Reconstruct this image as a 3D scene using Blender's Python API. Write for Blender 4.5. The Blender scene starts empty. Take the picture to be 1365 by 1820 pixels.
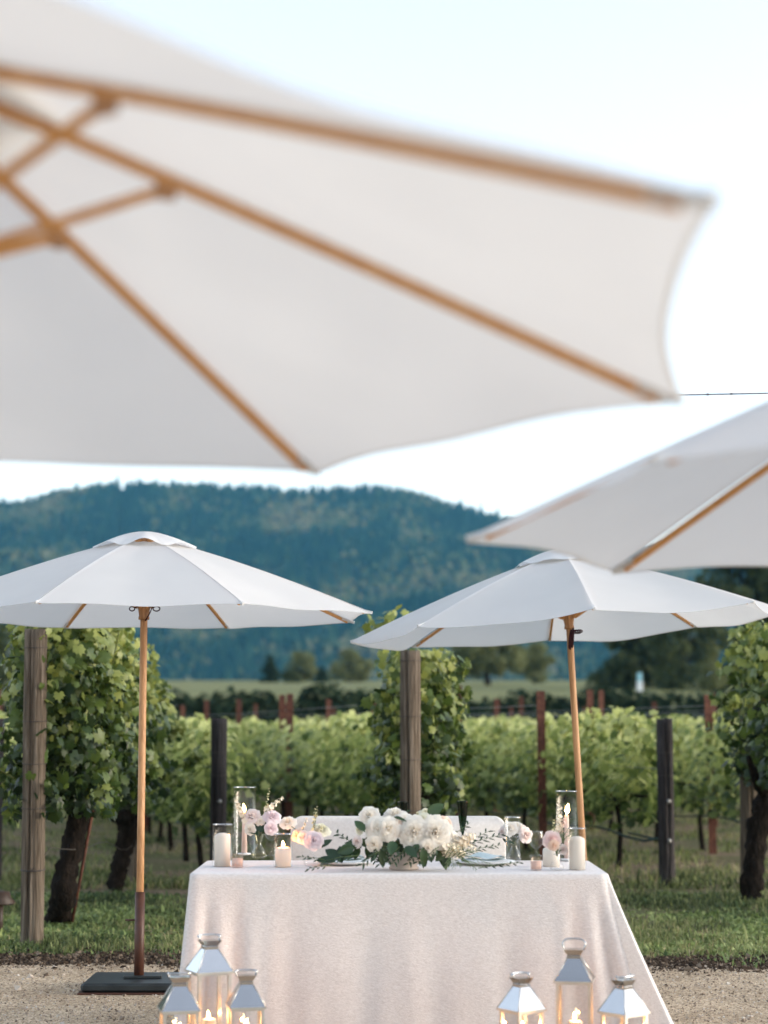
import bpy, math, random
import numpy as np
from mathutils import Vector, Matrix

R_ = math.radians
random.seed(7)
RNG = np.random.default_rng(11)
scene = bpy.context.scene
COL = scene.collection

# ------------------------------------------------------------------ camera
FPX, HORIZON, CAM_H = 3300.0, 1290.0, 1.378          # measured on the 1365x1820 photograph
PITCH = math.atan((HORIZON - 910.0) / FPX)
cam_data = bpy.data.cameras.new('camera')
cam = bpy.data.objects.new('camera', cam_data)
COL.objects.link(cam)
cam.location = (0, 0, CAM_H)
cam.rotation_euler = (math.pi / 2 + PITCH, 0, 0)
cam_data.sensor_fit = 'VERTICAL'
cam_data.sensor_height = 36.0
cam_data.lens = FPX / 1820.0 * 36.0
cam_data.clip_start = 0.05
cam_data.clip_end = 8000
cam_data.dof.use_dof = True
cam_data.dof.focus_distance = 9.4
cam_data.dof.aperture_fstop = 1.8
scene.camera = cam

# ------------------------------------------------------------------ sky and sun
SUN_EL, SUN_AZ = 14.0, 94.0        # azimuth: degrees to the right of the viewing direction (+Y)
world = bpy.data.worlds.new('World')
scene.world = world
world.use_nodes = True
wn = world.node_tree
wn.nodes.clear()
sky = wn.nodes.new('ShaderNodeTexSky')
sky.sky_type = 'NISHITA'
sky.sun_disc = False
sky.sun_elevation = R_(SUN_EL)
sky.sun_rotation = R_(SUN_AZ)
sky.altitude = 100
sky.air_density = 1.0
sky.dust_density = 1.2
sky.ozone_density = 1.6
bg = wn.nodes.new('ShaderNodeBackground')
bg.inputs['Strength'].default_value = 0.15
out = wn.nodes.new('ShaderNodeOutputWorld')
veil = wn.nodes.new('ShaderNodeHueSaturation')       # thin high cloud: the whole sky a little paler
veil.inputs['Saturation'].default_value = 0.5
wn.links.new(sky.outputs[0], veil.inputs['Color'])
wn.links.new(veil.outputs[0], bg.inputs['Color'])
wn.links.new(bg.outputs[0], out.inputs['Surface'])

sun_data = bpy.data.lights.new('sun', 'SUN')
sun_data.energy = 0.4
sun_data.angle = R_(18)
sun_data.color = (1.0, 0.88, 0.76)
sun = bpy.data.objects.new('sun', sun_data)
COL.objects.link(sun)
sd = Vector((math.sin(R_(SUN_AZ)) * math.cos(R_(SUN_EL)), math.cos(R_(SUN_AZ)) * math.cos(R_(SUN_EL)), math.sin(R_(SUN_EL))))
sun.rotation_euler = sd.to_track_quat('Z', 'Y').to_euler()
sun.location = (0, 0, 30)

vs = scene.view_settings
vs.view_transform = 'Standard'
vs.look = 'None'
vs.gamma = 1.0
vs.use_curve_mapping = False
vs.exposure = 1.76

scene.render.engine = 'CYCLES'
cy = scene.cycles
cy.use_denoising = True
cy.max_bounces = 10
cy.diffuse_bounces = 4
cy.glossy_bounces = 4
cy.transmission_bounces = 6
cy.transparent_max_bounces = 24
cy.volume_bounces = 1
cy.sample_clamp_indirect = 6.0
cy.caustics_reflective = False
cy.caustics_refractive = False

# ------------------------------------------------------------------ measuring helpers (photograph -> metres)
_c, _s = math.cos(PITCH), math.sin(PITCH)
def ray(px, py):
    a, b = (px - 682.5) / FPX, (910.0 - py) / FPX
    return Vector((a, _c - b * _s, _s + b * _c))
def at(px, py, Y):
    r = ray(px, py)
    return Vector((0, 0, CAM_H)) + r * (Y / r.y)
def onz(px, py, z=0.0):
    r = ray(px, py)
    return Vector((0, 0, CAM_H)) + r * ((z - CAM_H) / r.z)

# ------------------------------------------------------------------ mesh helpers
class MB:
    """collects simple solids and links them as one mesh object"""
    def __init__(s):
        s.v, s.f, s.sm = [], [], []
    def add(s, vs_, fs_, smooth=True):
        o = len(s.v)
        s.v.extend([tuple(p) for p in vs_])
        s.f.extend([tuple(i + o for i in f) for f in fs_])
        s.sm.extend([smooth] * len(fs_))
        return s
    def box(s, c, d, rz=0.0, bevel=0.0):
        x, y, z = d[0] / 2, d[1] / 2, d[2] / 2
        ca, sa = math.cos(rz), math.sin(rz)
        if bevel <= 0:
            P = [(-x, -y, -z), (x, -y, -z), (x, y, -z), (-x, y, -z), (-x, -y, z), (x, -y, z), (x, y, z), (-x, y, z)]
            F = [(0, 3, 2, 1), (4, 5, 6, 7), (0, 1, 5, 4), (1, 2, 6, 5), (2, 3, 7, 6), (3, 0, 4, 7)]
        else:
            b = bevel
            P = []
            for zz, k in ((-z, b), (-z + b, 0), (z - b, 0), (z, b)):
                X, Y = x - k, y - k
                for (u, w) in ((-X + b, -Y), (X - b, -Y), (X, -Y + b), (X, Y - b), (X - b, Y), (-X + b, Y), (-X, Y - b), (-X, -Y + b)):
                    P.append((u, w, zz))
            F = [tuple(range(7, -1, -1)), tuple(range(24, 32))]
            for r in range(3):
                for i in range(8):
                    j = (i + 1) % 8
                    F.append((r * 8 + i, r * 8 + j, r * 8 + 8 + j, r * 8 + 8 + i))
        P = [(c[0] + px * ca - py * sa, c[1] + px * sa + py * ca, c[2] + pz) for px, py, pz in P]
        return s.add(P, F, False)
    def tube(s, pts, rad, seg=10, cap=True, jitter=0.0, rnd=None, flat=None):
        pts = [Vector(p) for p in pts]
        n = len(pts)
        rr = rad if isinstance(rad, (list, tuple)) else [rad] * n
        ref = None
        V = []
        for i, p in enumerate(pts):
            t = (pts[min(i + 1, n - 1)] - pts[max(i - 1, 0)]).normalized()
            if ref is None:
                ref = Vector((1, 0, 0)) if abs(t.x) < 0.8 else Vector((0, 1, 0))
            a = (ref - t * ref.dot(t)).normalized()
            b = t.cross(a)
            ref = a
            for k in range(seg):
                an = 2 * math.pi * k / seg
                q = rr[i] * (1 + (rnd.uniform(-jitter, jitter) if rnd else 0))
                V.append(p + a * (math.cos(an) * q) + b * (math.sin(an) * q * (flat or 1)))
        F = []
        for i in range(n - 1):
            for k in range(seg):
                l = (k + 1) % seg
                F.append((i * seg + k, i * seg + l, (i + 1) * seg + l, (i + 1) * seg + k))
        s.add(V, F, True)
        if cap:
            o = len(s.v) - len(V)
            s.f.append(tuple(o + k for k in range(seg - 1, -1, -1))); s.sm.append(False)
            s.f.append(tuple(o + (n - 1) * seg + k for k in range(seg))); s.sm.append(False)
        return s
    def bar(s, p, q, w, h, up=(0, 0, 1)):
        """rectangular stick from p to q"""
        p, q, up = Vector(p), Vector(q), Vector(up)
        t = (q - p).normalized()
        a = t.cross(up).normalized() * (w / 2)
        b = a.cross(t).normalized() * (h / 2)
        V = [p - a - b, p + a - b, p + a + b, p - a + b, q - a - b, q + a - b, q + a + b, q - a + b]
        return s.add(V, [(0, 1, 2, 3), (7, 6, 5, 4), (0, 4, 5, 1), (1, 5, 6, 2), (2, 6, 7, 3), (3, 7, 4, 0)], False)
    def lathe(s, prof, c=(0, 0, 0), seg=24, M=None, close=False):
        V, F = [], []
        n = len(prof)
        for r, z in prof:
            for k in range(seg):
                a = 2 * math.pi * k / seg
                p = Vector((r * math.cos(a), r * math.sin(a), z))
                if M is not None: p = M @ p
                V.append(p + Vector(c))
        for i in range(n - 1):
            for k in range(seg):
                l = (k + 1) % seg
                F.append((i * seg + k, i * seg + l, (i + 1) * seg + l, (i + 1) * seg + k))
        if close:
            F.append(tuple(range(seg - 1, -1, -1)))
            F.append(tuple((n - 1) * seg + k for k in range(seg)))
        return s.add(V, F, True)
    def grid(s, fn, nu, nv, smooth=True, wrap=False):
        V = [fn(i / nu, j / nv) for j in range(nv + 1) for i in range(nu + (0 if wrap else 1))]
        w = nu if wrap else nu + 1
        F = []
        for j in range(nv):
            for i in range(nu):
                k = (i + 1) % w
                F.append((j * w + i, j * w + k, (j + 1) * w + k, (j + 1) * w + i))
        return s.add(V, F, smooth)
    def mesh(s, name):
        me = bpy.data.meshes.new(name)
        me.from_pydata(s.v, [], s.f)
        me.polygons.foreach_set('use_smooth', s.sm)
        me.update()
        return me
    def build(s, name, mat, parent=None, loc=None, rz=0.0):
        o = link(name, s.mesh(name), mat, parent)
        if loc is not None: o.location = loc
        if rz: o.rotation_euler = (0, 0, rz)
        return o

def link(name, me, mat=None, parent=None):
    o = bpy.data.objects.new(name, me)
    COL.objects.link(o)
    if mat is not None and me is not None and not me.materials:
        me.materials.append(mat)
    if parent is not None: o.parent = parent
    return o

def np_mesh(name, V, F, tint=None, smooth=True):
    """fast mesh from numpy; F is (n,k); tint is one float per vertex"""
    V = np.ascontiguousarray(V, np.float32); F = np.ascontiguousarray(F, np.int32)
    me = bpy.data.meshes.new(name)
    me.vertices.add(len(V)); me.vertices.foreach_set('co', V.ravel())
    n, k = F.shape
    me.loops.add(n * k); me.loops.foreach_set('vertex_index', F.ravel())
    me.polygons.add(n)
    me.polygons.foreach_set('loop_start', np.arange(0, n * k, k, dtype=np.int32))
    me.polygons.foreach_set('loop_total', np.full(n, k, np.int32))
    me.polygons.foreach_set('use_smooth', np.full(n, smooth))
    if tint is not None:
        at_ = me.attributes.new('tint', 'FLOAT', 'POINT')
        at_.data.foreach_set('value', np.ascontiguousarray(tint, np.float32))
    me.update(); me.validate()
    return me

def bulk(bv, bf, Rm, P, tint=None):
    """many copies of a small shape as one vertex/face pair; Rm (N,3,3) includes scale"""
    N, n = len(P), len(bv)
    V = np.einsum('nij,vj->nvi', Rm, bv) + P[:, None, :]
    F = (bf[None] + (np.arange(N) * n)[:, None, None]).reshape(-1, bf.shape[1])
    T = None if tint is None else np.repeat(tint, n)
    return V.reshape(-1, 3), F, T

def frames(nrm, tip):
    """rotation matrices with z = nrm and y close to tip"""
    z = nrm / np.linalg.norm(nrm, axis=1, keepdims=True)
    y = tip - z * np.sum(tip * z, 1, keepdims=True)
    y /= np.linalg.norm(y, axis=1, keepdims=True) + 1e-9
    x = np.cross(y, z)
    return np.stack([x, y, z], -1)

def thing(name, label, cat, loc=(0, 0, 0), rz=0.0, group=None):
    o = bpy.data.objects.new(name, None)
    COL.objects.link(o)
    o.empty_display_size = 0.1
    o.location = loc
    o.rotation_euler = (0, 0, rz)
    return tag(o, label, cat, group)
def tag(o, label=None, cat=None, group=None, kind=None):
    if label: o['label'] = label
    if cat: o['category'] = cat
    if group: o['group'] = group
    if kind: o['kind'] = kind
    return o
def struct(o):
    o['kind'] = 'structure'
    return o

# ------------------------------------------------------------------ materials
def new_mat(name):
    m = bpy.data.materials.new(name)
    m.use_nodes = True
    nt = m.node_tree
    nt.nodes.clear()
    o = nt.nodes.new('ShaderNodeOutputMaterial')
    return m, nt, o
def N(nt, typ, **kw):
    n = nt.nodes.new(typ)
    for k, v in kw.items():
        if k.startswith('i_'):
            n.inputs[k[2:].replace('_', ' ')].default_value = v
        else:
            setattr(n, k, v)
    return n
def ramp(nt, fac, stops):
    r = nt.nodes.new('ShaderNodeValToRGB')
    el = r.color_ramp.elements
    while len(el) < len(stops): el.new(0.5)
    for e, (p, c) in zip(el, stops):
        e.position = p
        e.color = (*c, 1) if len(c) == 3 else c
    nt.links.new(fac, r.inputs[0])
    return r.outputs[0]
def surf(name, stops, rough=0.8, scale=8.0, stretch=(1, 1, 1), bump=0.0, bump_scale=None, metallic=0.0, spec=0.4,
         detail=5.0, coat=0.0, translucent=0.0, sheen=0.0, coord='Object', distort=0.0, bump_dist=0.01):
    """one principled surface whose colour wanders over a noise"""
    m, nt, o = new_mat(name)
    L = nt.links
    tc = N(nt, 'ShaderNodeTexCoord')
    mp = N(nt, 'ShaderNodeMapping'); mp.inputs['Scale'].default_value = stretch
    L.new(tc.outputs[coord], mp.inputs['Vector'])
    nz = N(nt, 'ShaderNodeTexNoise'); nz.inputs['Scale'].default_value = scale
    nz.inputs['Detail'].default_value = detail; nz.inputs['Distortion'].default_value = distort
    L.new(mp.outputs[0], nz.inputs['Vector'])
    p = N(nt, 'ShaderNodeBsdfPrincipled')
    p.inputs['Roughness'].default_value = rough
    p.inputs['Metallic'].default_value = metallic
    p.inputs['Specular IOR Level'].default_value = spec
    p.inputs['Coat Weight'].default_value = coat
    p.inputs['Sheen Weight'].default_value = sheen
    col = ramp(nt, nz.outputs[0], stops)
    L.new(col, p.inputs['Base Color'])
    if bump:
        b = N(nt, 'ShaderNodeBump'); b.inputs['Strength'].default_value = bump; b.inputs['Distance'].default_value = bump_dist
        n2 = N(nt, 'ShaderNodeTexNoise'); n2.inputs['Scale'].default_value = bump_scale or scale * 3
        n2.inputs['Detail'].default_value = 4
        L.new(mp.outputs[0], n2.inputs['Vector'])
        L.new(n2.outputs[0], b.inputs['Height'])
        L.new(b.outputs[0], p.inputs['Normal'])
    sh = p.outputs[0]
    if translucent:
        t = N(nt, 'ShaderNodeBsdfTranslucent')
        L.new(col, t.inputs['Color'])
        mx = N(nt, 'ShaderNodeMixShader'); mx.inputs[0].default_value = translucent
        L.new(sh, mx.inputs[1]); L.new(t.outputs[0], mx.inputs[2])
        sh = mx.outputs[0]
    L.new(sh, o.inputs['Surface'])
    return m
def leafmat(name, stops, rough=0.45, transl=0.3, spec=0.4, obj_random=False):
    m, nt, o = new_mat(name)
    L = nt.links
    a = N(nt, 'ShaderNodeAttribute', attribute_name='tint')
    f = a.outputs['Fac']
    if obj_random:
        oi = N(nt, 'ShaderNodeObjectInfo')
        ad = N(nt, 'ShaderNodeMath', operation='MULTIPLY_ADD'); ad.inputs[1].default_value = 0.25
        L.new(oi.outputs['Random'], ad.inputs[0]); L.new(f, ad.inputs[2]); f = ad.outputs[0]
    c = ramp(nt, f, stops)
    p = N(nt, 'ShaderNodeBsdfPrincipled')
    p.inputs['Roughness'].default_value = rough
    p.inputs['Specular IOR Level'].default_value = spec
    L.new(c, p.inputs['Base Color'])
    t = N(nt, 'ShaderNodeBsdfTranslucent')
    L.new(c, t.inputs['Color'])
    mx = N(nt, 'ShaderNodeMixShader'); mx.inputs[0].default_value = transl
    L.new(p.outputs[0], mx.inputs[1]); L.new(t.outputs[0], mx.inputs[2])
    L.new(mx.outputs[0], o.inputs['Surface'])
    return m
def thin_glass(name, tint=(1, 1, 1), base=0.03, edge=0.6, rough=0.02):
    m, nt, o = new_mat(name)
    L = nt.links
    lw = N(nt, 'ShaderNodeLayerWeight'); lw.inputs['Blend'].default_value = 0.35
    mr = N(nt, 'ShaderNodeMapRange'); mr.inputs['To Min'].default_value = base; mr.inputs['To Max'].default_value = edge
    pw = N(nt, 'ShaderNodeMath', operation='POWER'); pw.inputs[1].default_value = 1.6
    L.new(lw.outputs['Facing'], pw.inputs[0]); L.new(pw.outputs[0], mr.inputs['Value'])
    t = N(nt, 'ShaderNodeBsdfTransparent'); t.inputs['Color'].default_value = (*tint, 1)
    g = N(nt, 'ShaderNodeBsdfGlossy'); g.inputs['Roughness'].default_value = rough
    mx = N(nt, 'ShaderNodeMixShader')
    L.new(mr.outputs[0], mx.inputs[0]); L.new(t.outputs[0], mx.inputs[1]); L.new(g.outputs[0], mx.inputs[2])
    L.new(mx.outputs[0], o.inputs['Surface'])
    return m
def emit(name, col, strength):
    m, nt, o = new_mat(name)
    e = N(nt, 'ShaderNodeEmission'); e.inputs['Color'].default_value = (*col, 1); e.inputs['Strength'].default_value = strength
    nt.links.new(e.outputs[0], o.inputs['Surface'])
    return m
# ------------------------------------------------------------------ shared materials
M = {}
M['canvas'] = surf('canvas', [(0.3, (0.775, 0.77, 0.765)), (0.7, (0.81, 0.805, 0.80))], rough=0.9, scale=3.0, spec=0.1,
                   bump=0.12, bump_scale=500, translucent=0.41, bump_dist=0.001)
M['teak'] = surf('teak', [(0.25, (0.30, 0.145, 0.060)), (0.5, (0.44, 0.225, 0.10)), (0.8, (0.56, 0.32, 0.16))], rough=0.5,
                 scale=7, stretch=(10, 10, 0.7), spec=0.4, bump=0.3, detail=7, distort=0.5)
M['rib_wood'] = surf('rib_wood', [(0.25, (0.60, 0.29, 0.105)), (0.55, (0.68, 0.36, 0.145)), (0.8, (0.72, 0.42, 0.19))], rough=0.85,
                     scale=6, stretch=(9, 9, 1), spec=0.08, bump=0.1)
M['cord'] = surf('cord', [(0.3, (0.03, 0.008, 0.010)), (0.7, (0.06, 0.015, 0.018))], rough=0.9, scale=60)
M['sleeve'] = surf('brown_steel', [(0.3, (0.055, 0.020, 0.012)), (0.7, (0.085, 0.032, 0.018))], rough=0.5, scale=25, bump=0.1)
M['basecoat'] = surf('black_base', [(0.3, (0.012, 0.016, 0.018)), (0.7, (0.028, 0.034, 0.036))], rough=0.45, scale=14, bump=0.15)
M['rust'] = surf('rusted_steel', [(0.25, (0.045, 0.015, 0.010)), (0.5, (0.10, 0.034, 0.021)), (0.8, (0.17, 0.066, 0.040))], rough=0.85, scale=22, bump=0.3)
M['post'] = surf('weathered_post', [(0.28, (0.040, 0.028, 0.020)), (0.40, (0.105, 0.080, 0.058)), (0.55, (0.165, 0.130, 0.098)), (0.68, (0.23, 0.185, 0.145)), (0.85, (0.12, 0.105, 0.065))],
                 rough=0.9, scale=6, stretch=(8, 8, 0.45), bump=1.0, bump_scale=16, spec=0.15, detail=8, distort=0.6, bump_dist=0.02)
M['dark_post'] = surf('dark_post', [(0.28, (0.018, 0.015, 0.016)), (0.5, (0.055, 0.048, 0.048)), (0.75, (0.10, 0.088, 0.085))],
                      rough=0.9, scale=6, stretch=(8, 8, 0.45), bump=1.0, bump_scale=16, spec=0.15, detail=8, distort=0.6, bump_dist=0.02)
M['bark'] = surf('vine_bark', [(0.25, (0.006, 0.005, 0.004)), (0.55, (0.020, 0.015, 0.012)), (0.85, (0.055, 0.040, 0.030))],
                 rough=0.95, scale=9, stretch=(6, 6, 1.0), bump=1.0, bump_scale=14, spec=0.1, bump_dist=0.04)
M['galv'] = surf('galvanised_wire', [(0.3, (0.22, 0.22, 0.22)), (0.7, (0.35, 0.35, 0.34))], rough=0.5, scale=30, metallic=0.7)
M['oldwire'] = surf('old_wire', [(0.3, (0.06, 0.05, 0.045)), (0.7, (0.11, 0.09, 0.08))], rough=0.6, scale=30, metallic=0.5)
M['hose'] = surf('drip_hose', [(0.3, (0.008, 0.030, 0.034)), (0.7, (0.015, 0.055, 0.060))], rough=0.5, scale=10)
M['steel'] = surf('polished_steel', [(0.3, (0.48, 0.475, 0.47)), (0.7, (0.56, 0.555, 0.55))], rough=0.13, scale=4, metallic=1.0, bump=0.10, bump_scale=14, bump_dist=0.004)
M['lantern_frame'] = surf('brushed_steel', [(0.3, (0.46, 0.44, 0.41)), (0.7, (0.56, 0.54, 0.51))], rough=0.38, scale=20, metallic=1.0)
M['glass'] = thin_glass('clear_glass', (0.985, 0.985, 0.985), 0.02, 0.45)
M['glass_rim'] = thin_glass('glass_rim', (0.9, 0.9, 0.92), 0.35, 0.85, 0.15)
M['pane'] = thin_glass('lantern_pane', (0.97, 0.97, 0.97), 0.03, 0.5)
M['green_glass'] = thin_glass('green_glass', (0.008, 0.13, 0.045), 0.04, 0.22)
M['amber_glass'] = thin_glass('amber_glass', (0.97, 0.93, 0.78), 0.05, 0.55)
M['votive_glass'] = thin_glass('votive_glass', (0.99, 0.92, 0.88), 0.10, 0.5, 0.1)
M['wax'] = surf('wax', [(0.3, (0.80, 0.74, 0.66)), (0.7, (0.83, 0.78, 0.71))], rough=0.55, scale=5, translucent=0.3, spec=0.3)
M['pink_wax'] = surf('pink_wax', [(0.3, (0.80, 0.62, 0.54)), (0.7, (0.83, 0.66, 0.58))], rough=0.55, scale=5, translucent=0.3, spec=0.3)
M['wick'] = surf('wick', [(0.3, (0.02, 0.015, 0.012)), (0.7, (0.04, 0.03, 0.02))], rough=0.9, scale=40)
M['flame'] = emit('flame', (1.0, 0.62, 0.26), 22.0)
M['linen'] = surf('slub_linen', [(0.32, (0.605, 0.565, 0.548)), (0.5, (0.66, 0.622, 0.605)), (0.68, (0.71, 0.675, 0.66))], rough=0.95, scale=62, detail=7,
                  stretch=(1.0, 1.0, 2.4), spec=0.1, bump=0.8, bump_scale=110, sheen=0.1, bump_dist=0.004, translucent=0.03)
for n_ in M['linen'].node_tree.nodes:                     # the slub runs a little downhill across the cloth
    if n_.type == 'MAPPING': n_.inputs['Rotation'].default_value = (0, R_(-24), 0)
M['boucle'] = surf('cream_upholstery', [(0.3, (0.60, 0.57, 0.54)), (0.7, (0.68, 0.65, 0.62))], rough=0.95, scale=70, bump=0.4, bump_scale=300, spec=0.1, bump_dist=0.003)
M['porcelain'] = surf('porcelain', [(0.3, (0.72, 0.73, 0.73)), (0.7, (0.78, 0.79, 0.79))], rough=0.2, scale=4, spec=0.5)
M['stoneware'] = surf('stoneware', [(0.3, (0.40, 0.33, 0.29)), (0.7, (0.52, 0.44, 0.39))], rough=0.75, scale=14, bump=0.2)
M['napkin'] = surf('napkin', [(0.3, (0.48, 0.58, 0.58)), (0.7, (0.58, 0.66, 0.66))], rough=0.9, scale=30, bump=0.2)
M['brown_metal'] = surf('bronze_paint', [(0.3, (0.030, 0.018, 0.013)), (0.7, (0.055, 0.034, 0.025))], rough=0.55, scale=20)

# ------------------------------------------------------------------ ground
def gz(y):
    """height of the land: level vineyard, then a gentle rise to the far field"""
    y = np.asarray(y, float)
    return np.interp(y, [-1e4, 50, 62, 100, 180, 300, 700, 1300, 4000], [0, 0, 0.3, 2.9, 5.4, 8.6, 9.5, 20, 20])
m, nt, o = new_mat('earth')
tc = N(nt, 'ShaderNodeTexCoord')
n1 = N(nt, 'ShaderNodeTexNoise'); n1.inputs['Scale'].default_value = 1.1; n1.inputs['Detail'].default_value = 8
n2 = N(nt, 'ShaderNodeTexNoise'); n2.inputs['Scale'].default_value = 18; n2.inputs['Detail'].default_value = 6
nt.links.new(tc.outputs['Object'], n1.inputs['Vector']); nt.links.new(tc.outputs['Object'], n2.inputs['Vector'])
c1 = ramp(nt, n1.outputs[0], [(0.38, (0.12, 0.14, 0.060)), (0.5, (0.18, 0.16, 0.09)), (0.62, (0.24, 0.18, 0.125))])
c2 = ramp(nt, n2.outputs[0], [(0.3, (0.45, 0.45, 0.45)), (0.7, (1.25, 1.2, 1.1))])
mx = N(nt, 'ShaderNodeMix', data_type='RGBA', blend_type='MULTIPLY'); mx.inputs[0].default_value = 1.0
nt.links.new(c1, mx.inputs[6]); nt.links.new(c2, mx.inputs[7])
p = N(nt, 'ShaderNodeBsdfPrincipled'); p.inputs['Roughness'].default_value = 0.95; p.inputs['Specular IOR Level'].default_value = 0.1
bp = N(nt, 'ShaderNodeBump'); bp.inputs['Strength'].default_value = 0.8; bp.inputs['Distance'].default_value = 0.03
nt.links.new(n2.outputs[0], bp.inputs['Height']); nt.links.new(bp.outputs[0], p.inputs['Normal'])
nt.links.new(mx.outputs[2], p.inputs['Base Color']); nt.links.new(p.outputs[0], o.inputs['Surface'])
M['earth'] = m
ys = [-40, -10, 0, 5, 8, 10, 12, 15, 20, 30, 40, 50, 56, 62, 70, 85, 100, 125, 150, 180, 220, 260, 300, 400, 550, 700, 1000, 1300, 2000, 3500]
xs = [-1500, -700, -300, -100, -40, -20, -10, -5, 0, 5, 10, 20, 40, 100, 300, 700, 1500]
V = [(x, y, float(gz(y))) for y in ys for x in xs]
F = [(j * len(xs) + i, j * len(xs) + i + 1, (j + 1) * len(xs) + i + 1, (j + 1) * len(xs) + i) for j in range(len(ys) - 1) for i in range(len(xs) - 1)]
struct(MB().add(V, F).build('ground', M['earth']))

# pale grass field on the rise
M['field'] = surf('field_grass', [(0.3, (0.12, 0.135, 0.050)), (0.5, (0.17, 0.175, 0.070)), (0.7, (0.22, 0.21, 0.095))], rough=0.95, scale=0.05, detail=8, spec=0.1,
                  stretch=(1, 4, 1))
ysf = [66, 80, 100, 125, 150, 180, 220, 260, 300, 420]
V = [(x, y, float(gz(y)) + 0.03) for y in ysf for x in (-300, -100, 0, 100, 300)]
F = [(j * 5 + i, j * 5 + i + 1, (j + 1) * 5 + i + 1, (j + 1) * 5 + i) for j in range(len(ysf) - 1) for i in range(4)]
struct(MB().add(V, F).build('field', M['field']))

# gravel terrace: wandering far edge, then a strip of dark mulch
def edge_y(x, off=0.0):
    base = 10.95 - 0.045 * (x + 2)
    return base + 0.05 * math.sin(3.1 * x + off) + 0.03 * math.sin(7.7 * x + 1 + off) + 0.02 * math.sin(17 * x + 2 * off)
m, nt, o = new_mat('gravel')
tc = N(nt, 'ShaderNodeTexCoord')
v1 = N(nt, 'ShaderNodeTexVoronoi'); v1.inputs['Scale'].default_value = 110
n1 = N(nt, 'ShaderNodeTexNoise'); n1.inputs['Scale'].default_value = 2.2; n1.inputs['Detail'].default_value = 8
n3 = N(nt, 'ShaderNodeTexNoise'); n3.inputs['Scale'].default_value = 60; n3.inputs['Detail'].default_value = 5
for n_ in (v1, n1, n3): nt.links.new(tc.outputs['Object'], n_.inputs['Vector'])
ca = ramp(nt, v1.outputs['Color'], [(0.15, (0.25, 0.185, 0.125)), (0.45, (0.51, 0.41, 0.30)), (0.8, (0.66, 0.55, 0.43))])
cb = ramp(nt, n1.outputs[0], [(0.35, (0.80, 0.76, 0.70)), (0.6, (1.08, 1.05, 1.0))])
cc = ramp(nt, n3.outputs[0], [(0.3, (0.65, 0.62, 0.58)), (0.55, (1.05, 1.04, 1.02))])
m1 = N(nt, 'ShaderNodeMix', data_type='RGBA', blend_type='MULTIPLY'); m1.inputs[0].default_value = 1.0
m2 = N(nt, 'ShaderNodeMix', data_type='RGBA', blend_type='MULTIPLY'); m2.inputs[0].default_value = 1.0
nt.links.new(ca, m1.inputs[6]); nt.links.new(cb, m1.inputs[7]); nt.links.new(m1.outputs[2], m2.inputs[6]); nt.links.new(cc, m2.inputs[7])
p = N(nt, 'ShaderNodeBsdfPrincipled'); p.inputs['Roughness'].default_value = 0.9; p.inputs['Specular IOR Level'].default_value = 0.15
bp = N(nt, 'ShaderNodeBump'); bp.inputs['Strength'].default_value = 0.7; bp.inputs['Distance'].default_value = 0.008
nt.links.new(v1.outputs['Distance'], bp.inputs['Height']); nt.links.new(bp.outputs[0], p.inputs['Normal'])
nt.links.new(m2.outputs[2], p.inputs['Base Color']); nt.links.new(p.outputs[0], o.inputs['Surface'])
M['gravel'] = m
M['mulch'] = surf('mulch', [(0.25, (0.030, 0.021, 0.015)), (0.5, (0.070, 0.050, 0.037)), (0.75, (0.15, 0.11, 0.08))], rough=0.95, scale=45, bump=0.9, bump_scale=70, spec=0.1, bump_dist=0.015)
xg = np.linspace(-8, 8, 161)
mb = MB(); mb.add([(x, -6, 0.008) for x in xg] + [(x, edge_y(x), 0.008) for x in xg], [(i, i + 1, 161 + i + 1, 161 + i) for i in range(160)])
struct(mb.build('gravel_terrace', M['gravel']))
mb = MB(); mb.add([(x, edge_y(x) - 0.12, 0.004) for x in xg] + [(x, edge_y(x, 1.3) + 0.62 + 0.06 * math.sin(2.3 * x), 0.004) for x in xg], [(i, i + 1, 161 + i + 1, 161 + i) for i in range(160)])
struct(mb.build('mulch_strip', M['mulch']))

# loose stones on the gravel and chips on the mulch
octv = np.array([(1, 0, 0), (-1, 0, 0), (0, 1, 0), (0, -1, 0), (0, 0, 1), (0, 0, -1)], float)
octf = np.array([(0, 2, 4), (2, 1, 4), (1, 3, 4), (3, 0, 4), (2, 0, 5), (1, 2, 5), (3, 1, 5), (0, 3, 5)])
def rand_rot(n):
    q = RNG.normal(size=(n, 4)); q /= np.linalg.norm(q, axis=1, keepdims=True)
    w, x, y, z = q.T
    return np.stack([np.stack([1 - 2 * (y * y + z * z), 2 * (x * y - z * w), 2 * (x * z + y * w)], -1),
                     np.stack([2 * (x * y + z * w), 1 - 2 * (x * x + z * z), 2 * (y * z - x * w)], -1),
                     np.stack([2 * (x * z - y * w), 2 * (y * z + x * w), 1 - 2 * (x * x + y * y)], -1)], 1)
def stones(name, n, x0, x1, yfn, size, mat, zoff):
    X = RNG.uniform(x0, x1, n); Y = yfn(X, n)
    S = size * RNG.lognormal(0, 0.45, n)
    Rm = rand_rot(n) * (S[:, None, None] * RNG.uniform(0.6, 1.2, (n, 1, 3)))
    Vb, Fb, Tb = bulk(octv, octf, Rm, np.stack([X, Y, np.full(n, zoff)], -1), RNG.uniform(0, 1, n))
    return link(name, np_mesh(name, Vb, Fb, Tb, False), mat)
M['stone'] = leafmat('loose_stone', [(0.0, (0.10, 0.070, 0.050)), (0.4, (0.33, 0.265, 0.205)), (0.85, (0.47, 0.40, 0.33)), (1.0, (0.56, 0.52, 0.47))], rough=0.9, transl=0.0, spec=0.15)
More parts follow.
